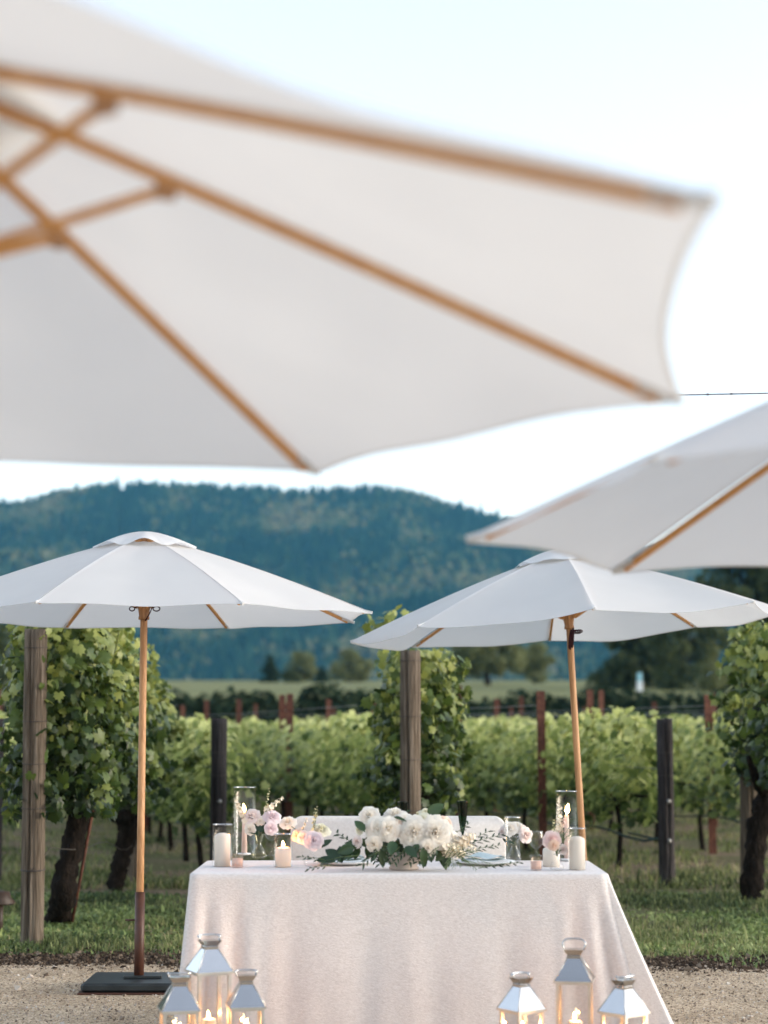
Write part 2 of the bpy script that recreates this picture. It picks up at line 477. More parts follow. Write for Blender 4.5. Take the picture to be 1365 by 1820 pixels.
M['chip'] = leafmat('bark_chip', [(0.0, (0.022, 0.015, 0.011)), (0.6, (0.075, 0.052, 0.036)), (1.0, (0.24, 0.18, 0.13))], rough=0.95, transl=0.0, spec=0.1)
ev = np.vectorize(edge_y)
tag(stones('gravel_stones', 26000, -3.2, 3.2, lambda X, n: RNG.uniform(7.6, 10.95, n), 0.0038, M['stone'], 0.0095), 'loose tan gravel scattered over the terrace', 'gravel', kind='stuff')
tag(stones('pebbles', 900, -3.2, 3.2, lambda X, n: RNG.uniform(7.6, 10.9, n), 0.0085, M['stone'], 0.010), 'scattered larger pebbles lying on the gravel', 'pebbles', kind='stuff')
tag(stones('bark_mulch', 16000, -3.2, 3.4, lambda X, n: ev(X) + RNG.normal(0.26, 0.2, n), 0.0075, M['chip'], 0.008), 'dark bark mulch between the gravel and the grass', 'mulch', kind='stuff')

# ------------------------------------------------------------------ wooded hill beyond the valley
SKY = [(-900, 1010), (-500, 960), (-200, 915), (0, 893), (60, 884), (130, 866), (250, 858), (340, 858), (430, 866), (560, 870), (680, 864), (740, 875), (800, 890),
       (850, 905), (900, 920), (980, 945), (1100, 962), (1365, 985), (1700, 1030), (2300, 1090)]
YR, YB = 2000.0, 1250.0
skx = np.array([at(px, py, YR).x for px, py in SKY]); skz = np.array([at(px, py, YR).z for px, py in SKY]) - 6.0
def noise2(x, y, seed=0):
    r = np.random.default_rng(seed)
    s = np.zeros(np.broadcast(x, y).shape)
    for f, a in ((1 / 260, 1.0), (1 / 140, 0.6), (1 / 70, 0.35), (1 / 38, 0.2)):
        for _ in range(3):
            th, ph = r.uniform(0, 6.28, 2)
            s += a * np.sin(6.28 * f * (x * math.cos(th) + y * math.sin(th)) + ph) / 3
    return s
def hill_z(x, y):
    t = np.clip((y - YB) / (YR - YB), 0, 1.6)
    zr = np.interp(x, skx, skz)
    up = 18 + (zr - 18) * np.clip(t, 0, 1) ** 1.15
    up = up + 11 * noise2(x, y, 3) * np.sin(np.pi * np.clip(t, 0, 1)) ** 0.8
    return np.where(t <= 1, up, zr - (t - 1) * 240)
hx = np.linspace(-900, 900, 91); hy = np.concatenate([np.linspace(1230, 2000, 40), [2060, 2140, 2260]])
HX, HY = np.meshgrid(hx, hy)
HV = np.stack([HX, HY, hill_z(HX, HY)], -1).reshape(-1, 3)
HF = np.array([(j * 91 + i, j * 91 + i + 1, (j + 1) * 91 + i + 1, (j + 1) * 91 + i) for j in range(len(hy) - 1) for i in range(90)])
M['hillside'] = surf('hillside', [(0.3, (0.020, 0.040, 0.022)), (0.55, (0.035, 0.050, 0.025)), (0.75, (0.075, 0.070, 0.040))], rough=1.0, scale=0.02, detail=6, spec=0.0)
struct(link('hill', np_mesh('hill', HV, HF), M['hillside']))

def conifer_shape(seed):
    r = np.random.default_rng(seed)
    v, f = [], []
    for k, (z0, z1, rad) in enumerate(((0.08, 0.5, 0.25), (0.3, 0.75, 0.19), (0.55, 1.0, 0.12))):
        o_ = len(v)
        for i in range(6):
            a = i * math.pi / 3 + k
            q = rad * r.uniform(0.6, 1.25)
            v.append((q * math.cos(a), q * math.sin(a), z0 + r.uniform(-0.05, 0.05)))
        v.append((r.uniform(-.02, .02), r.uniform(-.02, .02), z1))
        f += [(o_ + i, o_ + (i + 1) % 6, o_ + 6) for i in range(6)]
    return np.array(v), np.array(f)
def broadleaf_shape(seed):
    r = np.random.default_rng(seed)
    v, f = [], []
    for (cx, cy_, cz, q) in ((0, 0, 0.62, 0.36), (0.2, 0.1, 0.5, 0.26), (-0.18, -0.1, 0.48, 0.27), (0.02, -0.2, 0.4, 0.25)):
        o_ = len(v)
        for p_ in octv: v.append(tuple(np.array([cx, cy_, cz]) + p_ * q * r.uniform(0.75, 1.25)))
        f += [tuple(o_ + i for i in t) for t in octf]
    return np.array(v), np.array(f)
n = 26000
X = RNG.uniform(-620, 620, n); Y = 1240 + (YR - 1240 + 12) * RNG.uniform(0, 1, n) ** 0.9
Z = hill_z(X, Y)
nz = 1.3 * noise2(X * 1.1, Y * 1.1, 9)
kind = (nz + RNG.normal(0, 0.45, n)) > 0.15
Vs, Fs, Ts, off = [], [], [], 0
for seed in range(6):
    for isb in (False, True):
        sel = np.where((np.arange(n) % 6 == seed) & (kind == isb))[0]
        bv, bf = (broadleaf_shape if isb else conifer_shape)(seed)
        h = RNG.uniform(6, 11, len(sel)) if isb else RNG.uniform(8, 14, len(sel)) * RNG.lognormal(0, 0.12, len(sel))
        a = RNG.uniform(0, 6.28, len(sel)); w = h * RNG.uniform(0.8, 1.2, len(sel))
        Rm = np.zeros((len(sel), 3, 3)); Rm[:, 0, 0] = np.cos(a) * w; Rm[:, 0, 1] = -np.sin(a) * w; Rm[:, 1, 0] = np.sin(a) * w; Rm[:, 1, 1] = np.cos(a) * w; Rm[:, 2, 2] = h
        tnt = np.clip((0.62 if isb else 0.2) + 0.22 * nz[sel] + RNG.normal(0, 0.18, len(sel)), 0, 1)
        v_, f_, t_ = bulk(bv, bf, Rm, np.stack([X[sel], Y[sel], Z[sel] - 0.4], -1), tnt)
        Vs.append(v_); Fs.append(f_ + off); Ts.append(t_); off += len(v_)
M['forest'] = leafmat('forest', [(0.0, (0.008, 0.028, 0.018)), (0.35, (0.022, 0.055, 0.028)), (0.7, (0.080, 0.100, 0.036)), (1.0, (0.17, 0.15, 0.070))], rough=0.9, transl=0.1, spec=0.05)
tag(link('hill_forest', np_mesh('hill_forest', np.concatenate(Vs), np.concatenate(Fs), np.concatenate(Ts), False), M['forest']),
    'dense conifer and oak forest covering the far hill', 'forest', kind='stuff')

# the air over the valley
m, nt, o = new_mat('haze')
pv = N(nt, 'ShaderNodeVolumePrincipled')
pv.inputs['Color'].default_value = (0.16, 0.55, 0.90, 1)
pv.inputs['Density'].default_value = 0.0001
pv.inputs['Anisotropy'].default_value = 0.0
nt.links.new(pv.outputs[0], o.inputs['Volume'])
hz = MB().box((0, 1120, 149), (1900, 2340, 300)).build('haze', m)
tag(hz, 'thin blue evening haze over the valley', 'haze', kind='stuff')
# ------------------------------------------------------------------ market umbrellas
def tilt(tx, ty):
    return Matrix.Rotation(ty, 3, 'Y') @ Matrix.Rotation(tx, 3, 'X')
def loop_pts(c, a, b, n=14, ph=0.0, lean=(0, 0, 0)):
    return [(c[0] + a * math.cos(ph + t * 6.283 / n) + lean[0] * math.sin(t * 6.283 / n), c[1] + 0.4 * a * math.sin(t * 6.283 / n + 1), c[2] + b * math.sin(ph + t * 6.283 / n)) for t in range(n + 1)]
def umbrella(label, c, base, th, tx, ty, R=1.312, hh=0.44, bow=0.042, cords=0, sag=0.02, seed=0, pw=1.22, bows={}, slab=(0.09, 0.72)):
    rnd = random.Random(seed)
    base = Vector(base); c = Vector(c)
    t = thing('market_umbrella', label, 'umbrella', base)
    Mx = tilt(tx, ty); o = c - base
    T = lambda p: Mx @ Vector(p) + o
    tips = [Vector((R * math.cos(th + k * math.pi / 4), R * math.sin(th + k * math.pi / 4), 0)) for k in range(8)]
    lift = 0.003
    zc = lambda s: hh * (1 - s ** pw)            # ribs bend a little: fuller near the crown
    s0 = 0.13
    for k in range(8):
        A, B = tips[k], tips[(k + 1) % 8]
        sg = sag * rnd.uniform(0.7, 1.3)
        bw = bows.get(k, bow * rnd.uniform(0.9, 1.12))
        def fn(u, v):
            a = 2 * u - 1
            s = s0 + (1 - s0) * v
            q = 1 - a * a
            s2 = s * (1 - (bw / R) * q * s * s / 0.924)
            P = (A * (1 - u) + B * u) * s2
            wav = 0.004 * math.sin(3 * math.pi * u + k) * s * s
            wr = 0.0022 * math.sin(11 * u + 5 * v + k) * math.sin(7 * v + 2 * k) + 0.0016 * math.sin(23 * v - 9 * u + k)
            return T((P.x, P.y, zc(s2) + lift - sg * q * s + wav + wr * q))
        panel = MB().grid(fn, 14, 16).build('canopy_panel', M['canvas'], t)
        # hem turned under along the free edge, and the seam allowance along the rib
        down = Mx @ Vector((0, 0, -0.0025))
        MB().grid(lambda u, v: Vector(fn(u, 0.990 + 0.010 * v)) + down, 14, 2).build('hem', M['canvas'], panel)
        MB().grid(lambda u, v: Vector(fn(0.022 * u * (1.2 - 0.2 * v) / (0.25 + 0.75 * v), v)) - down * 0.6, 1, 16).build('seam', M['canvas'], panel)
    for k in range(8):
        tp = tips[k]; d = tp.normalized()
        rib = MB()
        ss = [0.035, 0.2, 0.4, 0.6, 0.8, 0.962]
        up_ = Mx @ Vector((0, 0, 1))
        side = (Mx @ d.cross(Vector((0, 0, 1)))).normalized()
        V, F = [], []
        for q_ in ss:
            c_ = T(d * (R * q_) + Vector((0, 0, zc(q_) - 0.013)))
            V += [c_ - side * 0.006 - up_ * 0.0085, c_ + side * 0.006 - up_ * 0.0085, c_ + side * 0.006 + up_ * 0.0085, c_ - side * 0.006 + up_ * 0.0085]
        for a_ in range(len(ss) - 1):
            for b_ in range(4): F.append((a_ * 4 + b_, a_ * 4 + (b_ + 1) % 4, a_ * 4 + 4 + (b_ + 1) % 4, a_ * 4 + 4 + b_))
        F += [(3, 2, 1, 0), tuple(len(V) - 4 + b_ for b_ in range(4))]
        rib.add(V, F, False)
        ro = rib.build('rib', M['rib_wood'], t)
        # cloth pocket at the rib end
        e0, e1 = d * (R * 0.935), d * (R * 0.998)
        MB().bar(T(e0 + Vector((0, 0, zc(0.935) - 0.010))), T(e1 + Vector((0, 0, 0.004))), 0.013, 0.015, Mx @ Vector((0, 0, 1))).build('rib_pocket', M['canvas'], ro)
        s = 0.345
        jz = zc(s) - 0.028
        st = MB().bar(T(d * 0.04 + Vector((0, 0, 0.055))), T(d * (R * s) + Vector((0, 0, jz))), 0.011, 0.015, Mx @ Vector((0, 0, 1)))
        so = st.build('strut', M['rib_wood'], t)
        MB().box((0, 0, 0), (0.032, 0.017, 0.022), 0).build('strut_joint', M['teak'], so)
        j = so.children[0]
        j.matrix_local = Matrix.Translation(T(d * (R * s) + Vector((0, 0, jz - 0.004)))) @ Mx.to_4x4() @ Matrix.Rotation(th + k * math.pi / 4, 4, 'Z')
    # vent flap above the crown, rippled between the ribs
    rv = 0.30
    for k in range(8):
        A, B = tips[k].normalized(), tips[(k + 1) % 8].normalized()
        rp = 0.026 * rnd.uniform(0.4, 1.5)
        def fv(u, v):
            q = math.sin(math.pi * u) ** 2
            s = 0.02 + (rv - 0.02) * v
            P = (A * (1 - u) + B * u) * s * (1 + 0.03 * q)
            z = hh + 0.034 - (hh - zc(rv / R) + 0.034 - lift - 0.005) * (v ** 1.6) + rp * q * v ** 2
            return T((P.x, P.y, z))
        MB().grid(fv, 10, 8).build('vent_flap', M['canvas'], t)
    # crown hub, runner, pole
    MB().lathe([(0.0, hh - 0.09), (0.045, hh - 0.09), (0.052, hh - 0.05), (0.052, hh - 0.01), (0.03, hh + 0.03), (0.0, hh + 0.035)], seg=20).build('crown_hub', M['teak'], t).matrix_local = Matrix.Translation(o) @ Mx.to_4x4()
    rn = MB().lathe([(0.021, -0.012), (0.030, -0.012), (0.030, 0.004), (0.027, 0.008), (0.030, 0.03), (0.036, 0.062), (0.049, 0.078), (0.049, 0.088), (0.021, 0.09)], seg=20).build('runner', M['teak'], t)
    rn.matrix_local = Matrix.Translation(o) @ Mx.to_4x4()
    top = T((0, 0, hh - 0.05))
    nod = T((0, 0, -0.02))
    pole = MB().tube([(0, 0, 0.07), (nod.x * 0.5, nod.y * 0.5, nod.z * 0.5), nod, top], 0.0198, 20).build('pole', M['teak'], t)
    MB().tube([nod + Vector((0, -0.0195, -0.045)), nod + Vector((0, -0.0215, -0.045))], 0.004, 8).build('peg_hole', M['cord'], pole)
    dr = (nod - Vector((0, 0, 0.07))).normalized()
    sl = MB().tube([Vector((0, 0, 0.062)) + dr * a for a in (0.0, 0.2, 0.442)], 0.0262, 20).build('steel_sleeve', M['sleeve'], t)
    MB().tube([dr * 0.36 + Vector((-0.075, -0.01, 0)), dr * 0.36 + Vector((0.0, 0, 0))], 0.005, 8).build('locking_pin', M['sleeve'], sl)
    MB().box((0.02, 0, 0.071), (0.20, 0.11, 0.014), 0.1, 0.003).build('socket_plate', M['basecoat'], t)
    MB().box((slab[0], 0.0, 0.041), (slab[1], 0.46, 0.046), 0, 0.012).build('base_slab', M['basecoat'], t)
    MB().box((slab[0], 0.0, 0.013), (slab[1] + 0.03, 0.49, 0.010), 0, 0.003).build('base_tray', M['sleeve'], t)
    # furling cord
    if cords == 1:
        mb = MB()
        mb.tube(loop_pts((nod.x - 0.062, nod.y - 0.03, nod.z + 0.066), 0.014, 0.012), 0.0032, 6)
        mb.tube(loop_pts((nod.x + 0.072, nod.y - 0.03, nod.z + 0.066), 0.018, 0.013), 0.0032, 6)
        mb.tube([(nod.x - 0.05, nod.y - 0.03, nod.z + 0.07), (nod.x, nod.y - 0.045, nod.z + 0.092), (nod.x + 0.05, nod.y - 0.03, nod.z + 0.075), (nod.x + 0.03, nod.y - 0.035, nod.z + 0.03), (nod.x + 0.012, nod.y - 0.033, nod.z - 0.0)], 0.004, 6)
        mb.build('cord', M['cord'], t)
    elif cords == 2:
        mb = MB()
        for i in range(6):
            mb.tube(loop_pts((nod.x + 0.004 * i - 0.004, nod.y - 0.027, nod.z - 0.065 + 0.004 * i), 0.013 + 0.002 * (i % 3), 0.046 + 0.008 * (i % 3), ph=1.2, lean=(0.012, 0, 0)), 0.0032, 6)
        for i in range(4):
            mb.tube(loop_pts((nod.x + 0.03 + 0.008 * i, nod.y - 0.03, nod.z - 0.012 + 0.004 * (i % 2)), 0.02, 0.009, ph=i), 0.0034, 6)
        mb.build('cord', M['cord'], t)
    return t
umbrella('white market umbrella on a wooden pole by the tall split post, over the table end',
         (-1.321, 10.216, 1.970), (-1.288, 9.97, 0), -0.281, 0.003, -0.001, cords=1, seed=1)
umbrella('white market umbrella with a leaning pole and a bunched dark cord',
         (1.117, 11.203, 1.970), (1.215, 11.20, 0), 0.789, -0.018, -0.071, R=1.325, hh=0.445, cords=2, sag=0.045, bow=0.035, seed=2, slab=(-0.09, 0.60))
umbrella('large out-of-focus umbrella canopy seen from below with wooden ribs and struts overhead',
         (-0.776, 2.606, 1.960), (-0.776, 2.606, 0), 0.273, -0.043, 0.039, hh=0.405, bow=0.043, sag=0.012, seed=3, pw=1.08, bows={6: 0.095})
umbrella('soft-focus umbrella whose canopy corner hangs in front of the leaning-pole umbrella',
         (1.497, 4.265, 1.898), (1.58, 4.265, 0), 0.706, -0.036, -0.063, hh=0.47, pw=1.08, bow=0.040, sag=0.012, seed=4)
# ------------------------------------------------------------------ leaves
def grape_leaf(seed):
    """five-lobed blade, petiole at the origin, tip along +y, about 1 across"""
    r = random.Random(seed)
    out = [(0.0, 0.08), (0.22, -0.12), (0.45, 0.02), (0.38, 0.20), (0.57, 0.43), (0.37, 0.53), (0.34, 0.77), (0.15, 0.71), (0.0, 1.02)]
    pts = [(x * r.uniform(0.9, 1.1), y + r.uniform(-0.03, 0.03)) for x, y in out]
    left = [(-x * r.uniform(0.9, 1.1), y + r.uniform(-0.03, 0.03)) for x, y in out[1:-1]][::-1]
    ring = pts + left
    cup, fold, curl = r.uniform(-0.18, 0.30), r.uniform(0.0, 0.35), r.uniform(0.1, 0.45)
    def z(x, y): return -fold * abs(x) * 0.6 - curl * max(0, y - 0.3) ** 2 + cup * (x * x) + r.uniform(-0.035, 0.035)
    v = [(0, 0.30, 0.02)] + [(x, y, z(x, y)) for x, y in ring]
    n = len(ring)
    f = [(0, 1 + i, 1 + (i + 1) % n) for i in range(n)]
    return np.array(v), np.array(f)
LEAF = [grape_leaf(s) for s in range(6)]
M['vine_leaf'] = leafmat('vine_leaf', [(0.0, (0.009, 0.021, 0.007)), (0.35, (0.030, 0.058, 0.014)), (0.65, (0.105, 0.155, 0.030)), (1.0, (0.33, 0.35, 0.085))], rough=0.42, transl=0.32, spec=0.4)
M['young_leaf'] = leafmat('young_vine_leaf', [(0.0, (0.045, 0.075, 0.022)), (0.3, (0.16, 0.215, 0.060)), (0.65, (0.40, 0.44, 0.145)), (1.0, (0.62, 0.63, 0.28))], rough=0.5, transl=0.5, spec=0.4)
NT = 4
LEAF_MESH = {}
for i_, (bv, bf) in enumerate(LEAF):
    for t_ in range(NT):
        me = np_mesh('leaf', bv, bf, np.full(len(bv), (0.18, 0.4, 0.62, 0.88)[t_]), True)
        me.materials.append(M['vine_leaf'])
        LEAF_MESH[i_, t_] = me
def leaf_field(n, rnd, axis, half, zlo, zhi, surface=0.55):
    """positions + outward directions in a hedge-shaped crown. axis(u)->(x,y); half(u,zf)->half width"""
    u = rnd.uniform(0, 1, n) ** 1.15
    zf = rnd.uniform(0, 1, n)
    a = rnd.uniform(0, 2 * np.pi, n)
    q = np.where(rnd.uniform(0, 1, n) < surface, rnd.uniform(0.78, 1.08, n), np.sqrt(rnd.uniform(0, 1, n)))
    ax = np.array([axis(t) for t in u])
    h = np.array([half(t, z_) for t, z_ in zip(u, zf)])
    lump = 1 + 0.17 * np.sin(11 * zf + 9 * u + 3 * a) + 0.15 * np.sin(19 * zf + 5 * u + 1 - 2 * a) + 0.12 * np.sin(31 * zf + a)
    X = ax[:, 0] + np.cos(a) * q * h * lump
    Y = ax[:, 1] + np.sin(a) * q * 0.32
    Z = zlo(u) + (zhi(u) - zlo(u)) * zf
    P = np.stack([X, Y, Z], -1)
    O = np.stack([np.cos(a) * 0.9, np.sin(a) * 0.75 - 0.35, 0.35 + 0.5 * (zf - 0.4)], -1)
    return P, O, zf, q
def place_leaves(parent, P, O, size, tint, rnd, singles=260, origin=(0, 0, 0)):
    n = len(P)
    nrm = O + rnd.normal(0, 0.7, (n, 3))
    tip = np.stack([rnd.normal(0, 0.5, n) + O[:, 0] * 0.4, rnd.normal(0, 0.4, n) - 0.25, -0.8 + rnd.normal(0, 0.45, n)], -1)
    Rm = frames(nrm, tip)
    S = size * np.clip(rnd.lognormal(0, 0.32, n), 0.45, 1.7)
    P = P - np.array(origin)
    order = np.argsort(P[:, 1] + rnd.normal(0, 0.25, n))
    single = set(order[:singles].tolist())
    lv = rnd.integers(0, len(LEAF), n)
    for i in order[:singles]:
        ti = int(np.clip(tint[i] * NT, 0, NT - 1))
        o = bpy.data.objects.new('leaf', LEAF_MESH[int(lv[i]), ti])
        COL.objects.link(o)
        o.parent = parent
        Mt = np.eye(4); Mt[:3, :3] = Rm[i] * S[i]; Mt[:3, 3] = P[i]
        o.matrix_local = Matrix(Mt.tolist())
    Vs, Fs, Ts, off = [], [], [], 0
    rest = np.array([i for i in range(n) if i not in single])
    for k in range(len(LEAF)):
        sel = rest[lv[rest] == k]
        if not len(sel): continue
        v, f, t = bulk(LEAF[k][0], LEAF[k][1], Rm[sel] * S[sel][:, None, None], P[sel], tint[sel])
        Vs.append(v); Fs.append(f + off); Ts.append(t); off += len(v)
    o = link('foliage', np_mesh('foliage', np.concatenate(Vs), np.concatenate(Fs), np.concatenate(Ts)), M['vine_leaf'], parent)
    o['kind'] = 'stuff'
    return o
def gnarled(pts, rad, rnd, seg=14, sub=7):
    """lumpy twisting trunk through the given points"""
    P, Rr = [], []
    for i in range(len(pts) - 1):
        for k in range(sub):
            t = k / sub
            p = Vector(pts[i]).lerp(Vector(pts[i + 1]), t)
            P.append(p + Vector((rnd.uniform(-1, 1), rnd.uniform(-1, 1), 0)) * 0.10 * rad[i])
            Rr.append((rad[i] * (1 - t) + rad[i + 1] * t) * rnd.uniform(0.88, 1.14))
    P.append(Vector(pts[-1])); Rr.append(rad[-1])
    return MB().tube(P, Rr, seg, jitter=0.16, rnd=rnd)
def old_vine(label, base, trunk, arms, axis, half, zlo, zhi, n, seed, shoots=(), singles=230, size=0.060):
    rnd = random.Random(seed); nr = np.random.default_rng(seed)
    base = Vector(base)
    t = thing('grapevine', label, 'grapevine', base)
    L_ = lambda p: Vector(p) - base
    gnarled([L_(p) for p, r in trunk], [r for p, r in trunk], rnd).build('trunk', M['bark'], t)
    for arm in arms:
        gnarled([L_(p) for p, r in arm], [r for p, r in arm], rnd, 10, 5).build('arm', M['bark'], t)
    P, O, zf, q = leaf_field(n, nr, axis, half, zlo, zhi)
    tint = np.clip(0.16 + 0.62 * zf ** 1.1 + nr.normal(0, 0.19, n) + 0.14 * (q > 0.9) + 0.03, 0, 0.99)  # crown shade painted into low leaves as darker tint; fresh growth paler on top
    for i in range(30):          # canes straggling out of the crown
        k_ = int(nr.integers(0, n))
        p0 = Vector(P[k_]); o0 = Vector(O[k_])
        if o0.y > 0.1: continue
        ln = rnd.uniform(0.10, 0.26)
        e = p0 + Vector((o0.x * 0.6 + rnd.uniform(-.3, .3), -0.2, rnd.uniform(-0.2, 0.8))) * ln
        shoots = list(shoots) + [[p0 - o0 * 0.08, p0.lerp(e, 0.6) + Vector((0, 0, 0.02)), e]]
    # shoots standing out of the crown, each with a chain of small pale leaves
    sp, so, stt = [], [], []
    for s in shoots:
        pts = [Vector(p) for p in s]
        path = []
        for i in range(len(pts) - 1):
            for k in range(6): path.append(pts[i].lerp(pts[i + 1], k / 6))
        path.append(pts[-1])
        MB().tube([L_(p) for p in path], [0.006 - 0.004 * i / len(path) for i in range(len(path))], 6).build('shoot', M['shoot'], t)
        for i, p in enumerate(path[3:]):
            for _ in range(2):
                sp.append(p + Vector((rnd.uniform(-.05, .05), rnd.uniform(-.05, .05), rnd.uniform(-.03, .03))))
                so.append((rnd.uniform(-1, 1), rnd.uniform(-1, .3), 0.5)); stt.append(0.75 + 0.24 * i / len(path))
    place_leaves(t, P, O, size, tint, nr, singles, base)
    if sp:
        keep = np.array(sp); nn = len(keep)
        Rm = frames(np.array(so) + nr.normal(0, .3, (nn, 3)), np.stack([nr.normal(0, .7, nn), nr.normal(0, .5, nn), -0.4 + nr.normal(0, .5, nn)], -1))
        SS = 0.058 * np.clip(nr.lognormal(0, 0.3, nn), 0.5, 1.6)
        rest = np.arange(nn) >= 50
        v_, f_, t_ = bulk(LEAF[1][0], LEAF[1][1], (Rm * SS[:, None, None])[rest], keep[rest] - np.array(base), np.array(stt)[rest] * nr.uniform(0.6, 1.0, rest.sum()))
        if rest.any(): link('shoot_foliage', np_mesh('shoot_foliage', v_, f_, t_), M['vine_leaf'], t)['kind'] = 'stuff'
        for i in range(min(nn, 50)):
            o = bpy.data.objects.new('leaf', LEAF_MESH[i % len(LEAF), 3]); COL.objects.link(o); o.parent = t
            Mt = np.eye(4); Mt[:3, :3] = Rm[i] * SS[i]; Mt[:3, 3] = keep[i] - np.array(base)
            o.matrix_local = Matrix(Mt.tolist())
    return t
M['shoot'] = surf('green_shoot', [(0.3, (0.10, 0.13, 0.035)), (0.7, (0.16, 0.17, 0.05))], rough=0.6, scale=20)

def wood_post(label, base, top, rad, mat, seed, cracks=2, wires=(), bolts=(), square=False, group=None):
    """round timber with a long drying split, wire wraps and bolts"""
    rnd = random.Random(seed)
    base, top = Vector(base), Vector(top)
    t = thing('trellis_post', label, 'post', base, group=group)
    d = top - base
    seg, rows = 56, 26
    ca = [rnd.uniform(-2.2, -0.9) for _ in range(cracks)]
    def fn(u, v):
        a = 2 * math.pi * u
        q = rad * (1 + 0.012 * math.sin(3 * a + seed) + 0.016 * math.sin(5 * v * 3 + a * 2 + seed))
        if square:
            q = rad * min(1.22, 1 / max(abs(math.cos(a)), abs(math.sin(a))))
        for i, c_ in enumerate(ca):
            w = abs((a - math.pi * 2 * (a > math.pi)) - (c_ + 0.10 * math.sin(4 * v + i)))
            if w < 0.115: q *= 1 - (0.42 if i == 0 else 0.14) * (1 - w / 0.115)
        p = d * v
        return Vector((p.x + q * math.cos(a), p.y + q * math.sin(a), p.z - 0.02 + 0.02 * v + (rnd.uniform(-.006, .006) if v == 1 else 0)))
    mb = MB().grid(fn, seg, rows, wrap=True)
    mb.f.append(tuple(rows * seg + k for k in range(seg))); mb.sm.append(False)
    shaft = mb.build('shaft', mat, t)
    for z in wires:
        c_ = d * (z / d.z)
        ring = [(c_.x + (rad + 0.004) * math.cos(k * math.pi / 10), c_.y + (rad + 0.004) * math.sin(k * math.pi / 10), z + 0.006 * math.sin(k * math.pi / 10)) for k in range(21)]
        MB().tube(ring, 0.0028, 6, cap=False).build('wire_wrap', M['oldwire'], shaft)
    for (dx, z) in bolts:
        c_ = d * (z / d.z)
        MB().lathe([(0, -0.008), (0.022, -0.008), (0.022, 0), (0.013, 0.002), (0.012, 0.014), (0, 0.014)], seg=10, M=Matrix.Rotation(math.pi / 2, 3, 'X')).build('bolt', M['galv'], shaft).location = (c_.x + dx, c_.y - rad * 0.97, z)
    return t

# ------------------------------------------------------------------ the three old vines at the terrace edge
pl = onz(57, 1680)
wood_post('tall split weathered post at the edge of the gravel', pl, at(64, 1119, pl.y), 0.073, M['post'], 3, wires=(0.47, 0.86, 1.14, 1.41, 1.88, 0.475))
p2 = onz(239, 1572)
wood_post('slim grey post half hidden behind the second gnarled trunk', p2, at(241, 1174, p2.y), 0.062, M['post'], 5, wires=(0.5, 1.2))
# wire from the split post past both trunks
ylv = 13.0
t1 = [(onz(103, 1642), 0.086), (at(111, 1590, ylv), 0.084), (at(125, 1520, ylv), 0.073), (at(140, 1455, ylv), 0.073), (at(150, 1405, ylv), 0.090), (at(150, 1370, ylv), 0.073)]
arms1 = [[(at(150, 1400, ylv), 0.07), (at(112, 1395, ylv - 0.1), 0.06), (at(88, 1365, ylv - 0.2), 0.045), (at(84, 1320, ylv - 0.2), 0.02)],
         [(at(152, 1398, ylv), 0.06), (at(190, 1408, ylv + 0.5), 0.05), (at(215, 1425, ylv + 1.2), 0.04)]]
old_vine('old grapevine with a thick leaning black trunk next to the split post', t1[0][0], t1, arms1,
         lambda u: (-2.17 + 0.04 * u, 12.2 + 1.9 * u), lambda u, z: 0.34 * (0.72 + 0.40 * math.sin(math.pi * min(1, 0.15 + z * 0.85))),
         lambda u: 0.80 + 0.0 * u, lambda u: 2.16 + 0.0 * u, 5600, 21,
         shoots=[[at(40, 1180, 12.6), at(25, 1120, 12.6), at(30, 1090, 12.6)], [at(200, 1180, 12.6), at(212, 1120, 12.5)]])
yl2 = onz(203, 1583).y
t2 = [(onz(203, 1583), 0.073), (at(212, 1540, yl2), 0.071), (at(226, 1490, yl2), 0.077), (at(228, 1450, yl2), 0.095), (at(240, 1400, yl2), 0.077), (at(245, 1350, yl2), 0.052)]
arms2 = [[(at(230, 1455, yl2), 0.055), (at(205, 1452, yl2 - 0.3), 0.05), (at(180, 1425, yl2 - 0.9), 0.04)]]
old_vine('second old grapevine with a gnarled trunk behind the umbrella pole', t2[0][0], t2, arms2,
         lambda u: (-2.17 + 0.03 * u, 14.3 + 2.0 * u), lambda u, z: 0.32 * (0.72 + 0.40 * math.sin(math.pi * min(1, 0.15 + z * 0.85))),
         lambda u: 0.80 + 0 * u, lambda u: 2.0 - 0.25 * u, 2600, 22, singles=120,
         shoots=[[at(265, 1230, 15), at(272, 1180, 15), at(268, 1145, 15)]])
sk = MB().tube([onz(127, 1645), at(165, 1440, 13.0)], 0.011, 8).build('vine_stake', M['rust']); tag(sk, 'thin rusty stake tied along the leaning black trunk', 'stake')
wv = MB().tube([Vector((pl.x, pl.y - 0.076, 0.47)), at(90, 1506, 12.0), at(110, 1509, 12.4), at(128, 1510, 12.84), at(145, 1509, 13.1), at(160, 1505, 13.4), at(175, 1498, 14.0), at(190, 1496, 14.7), at(203, 1502, 15.1), at(214, 1510, yl2 - 0.12), at(226, 1510, yl2 - 0.12), at(236, 1502, yl2 - 0.1)], 0.003, 6).build('guy_wire', M['oldwire'])
tag(wv, 'slack wire strung from the split post past both old trunks', 'wire')

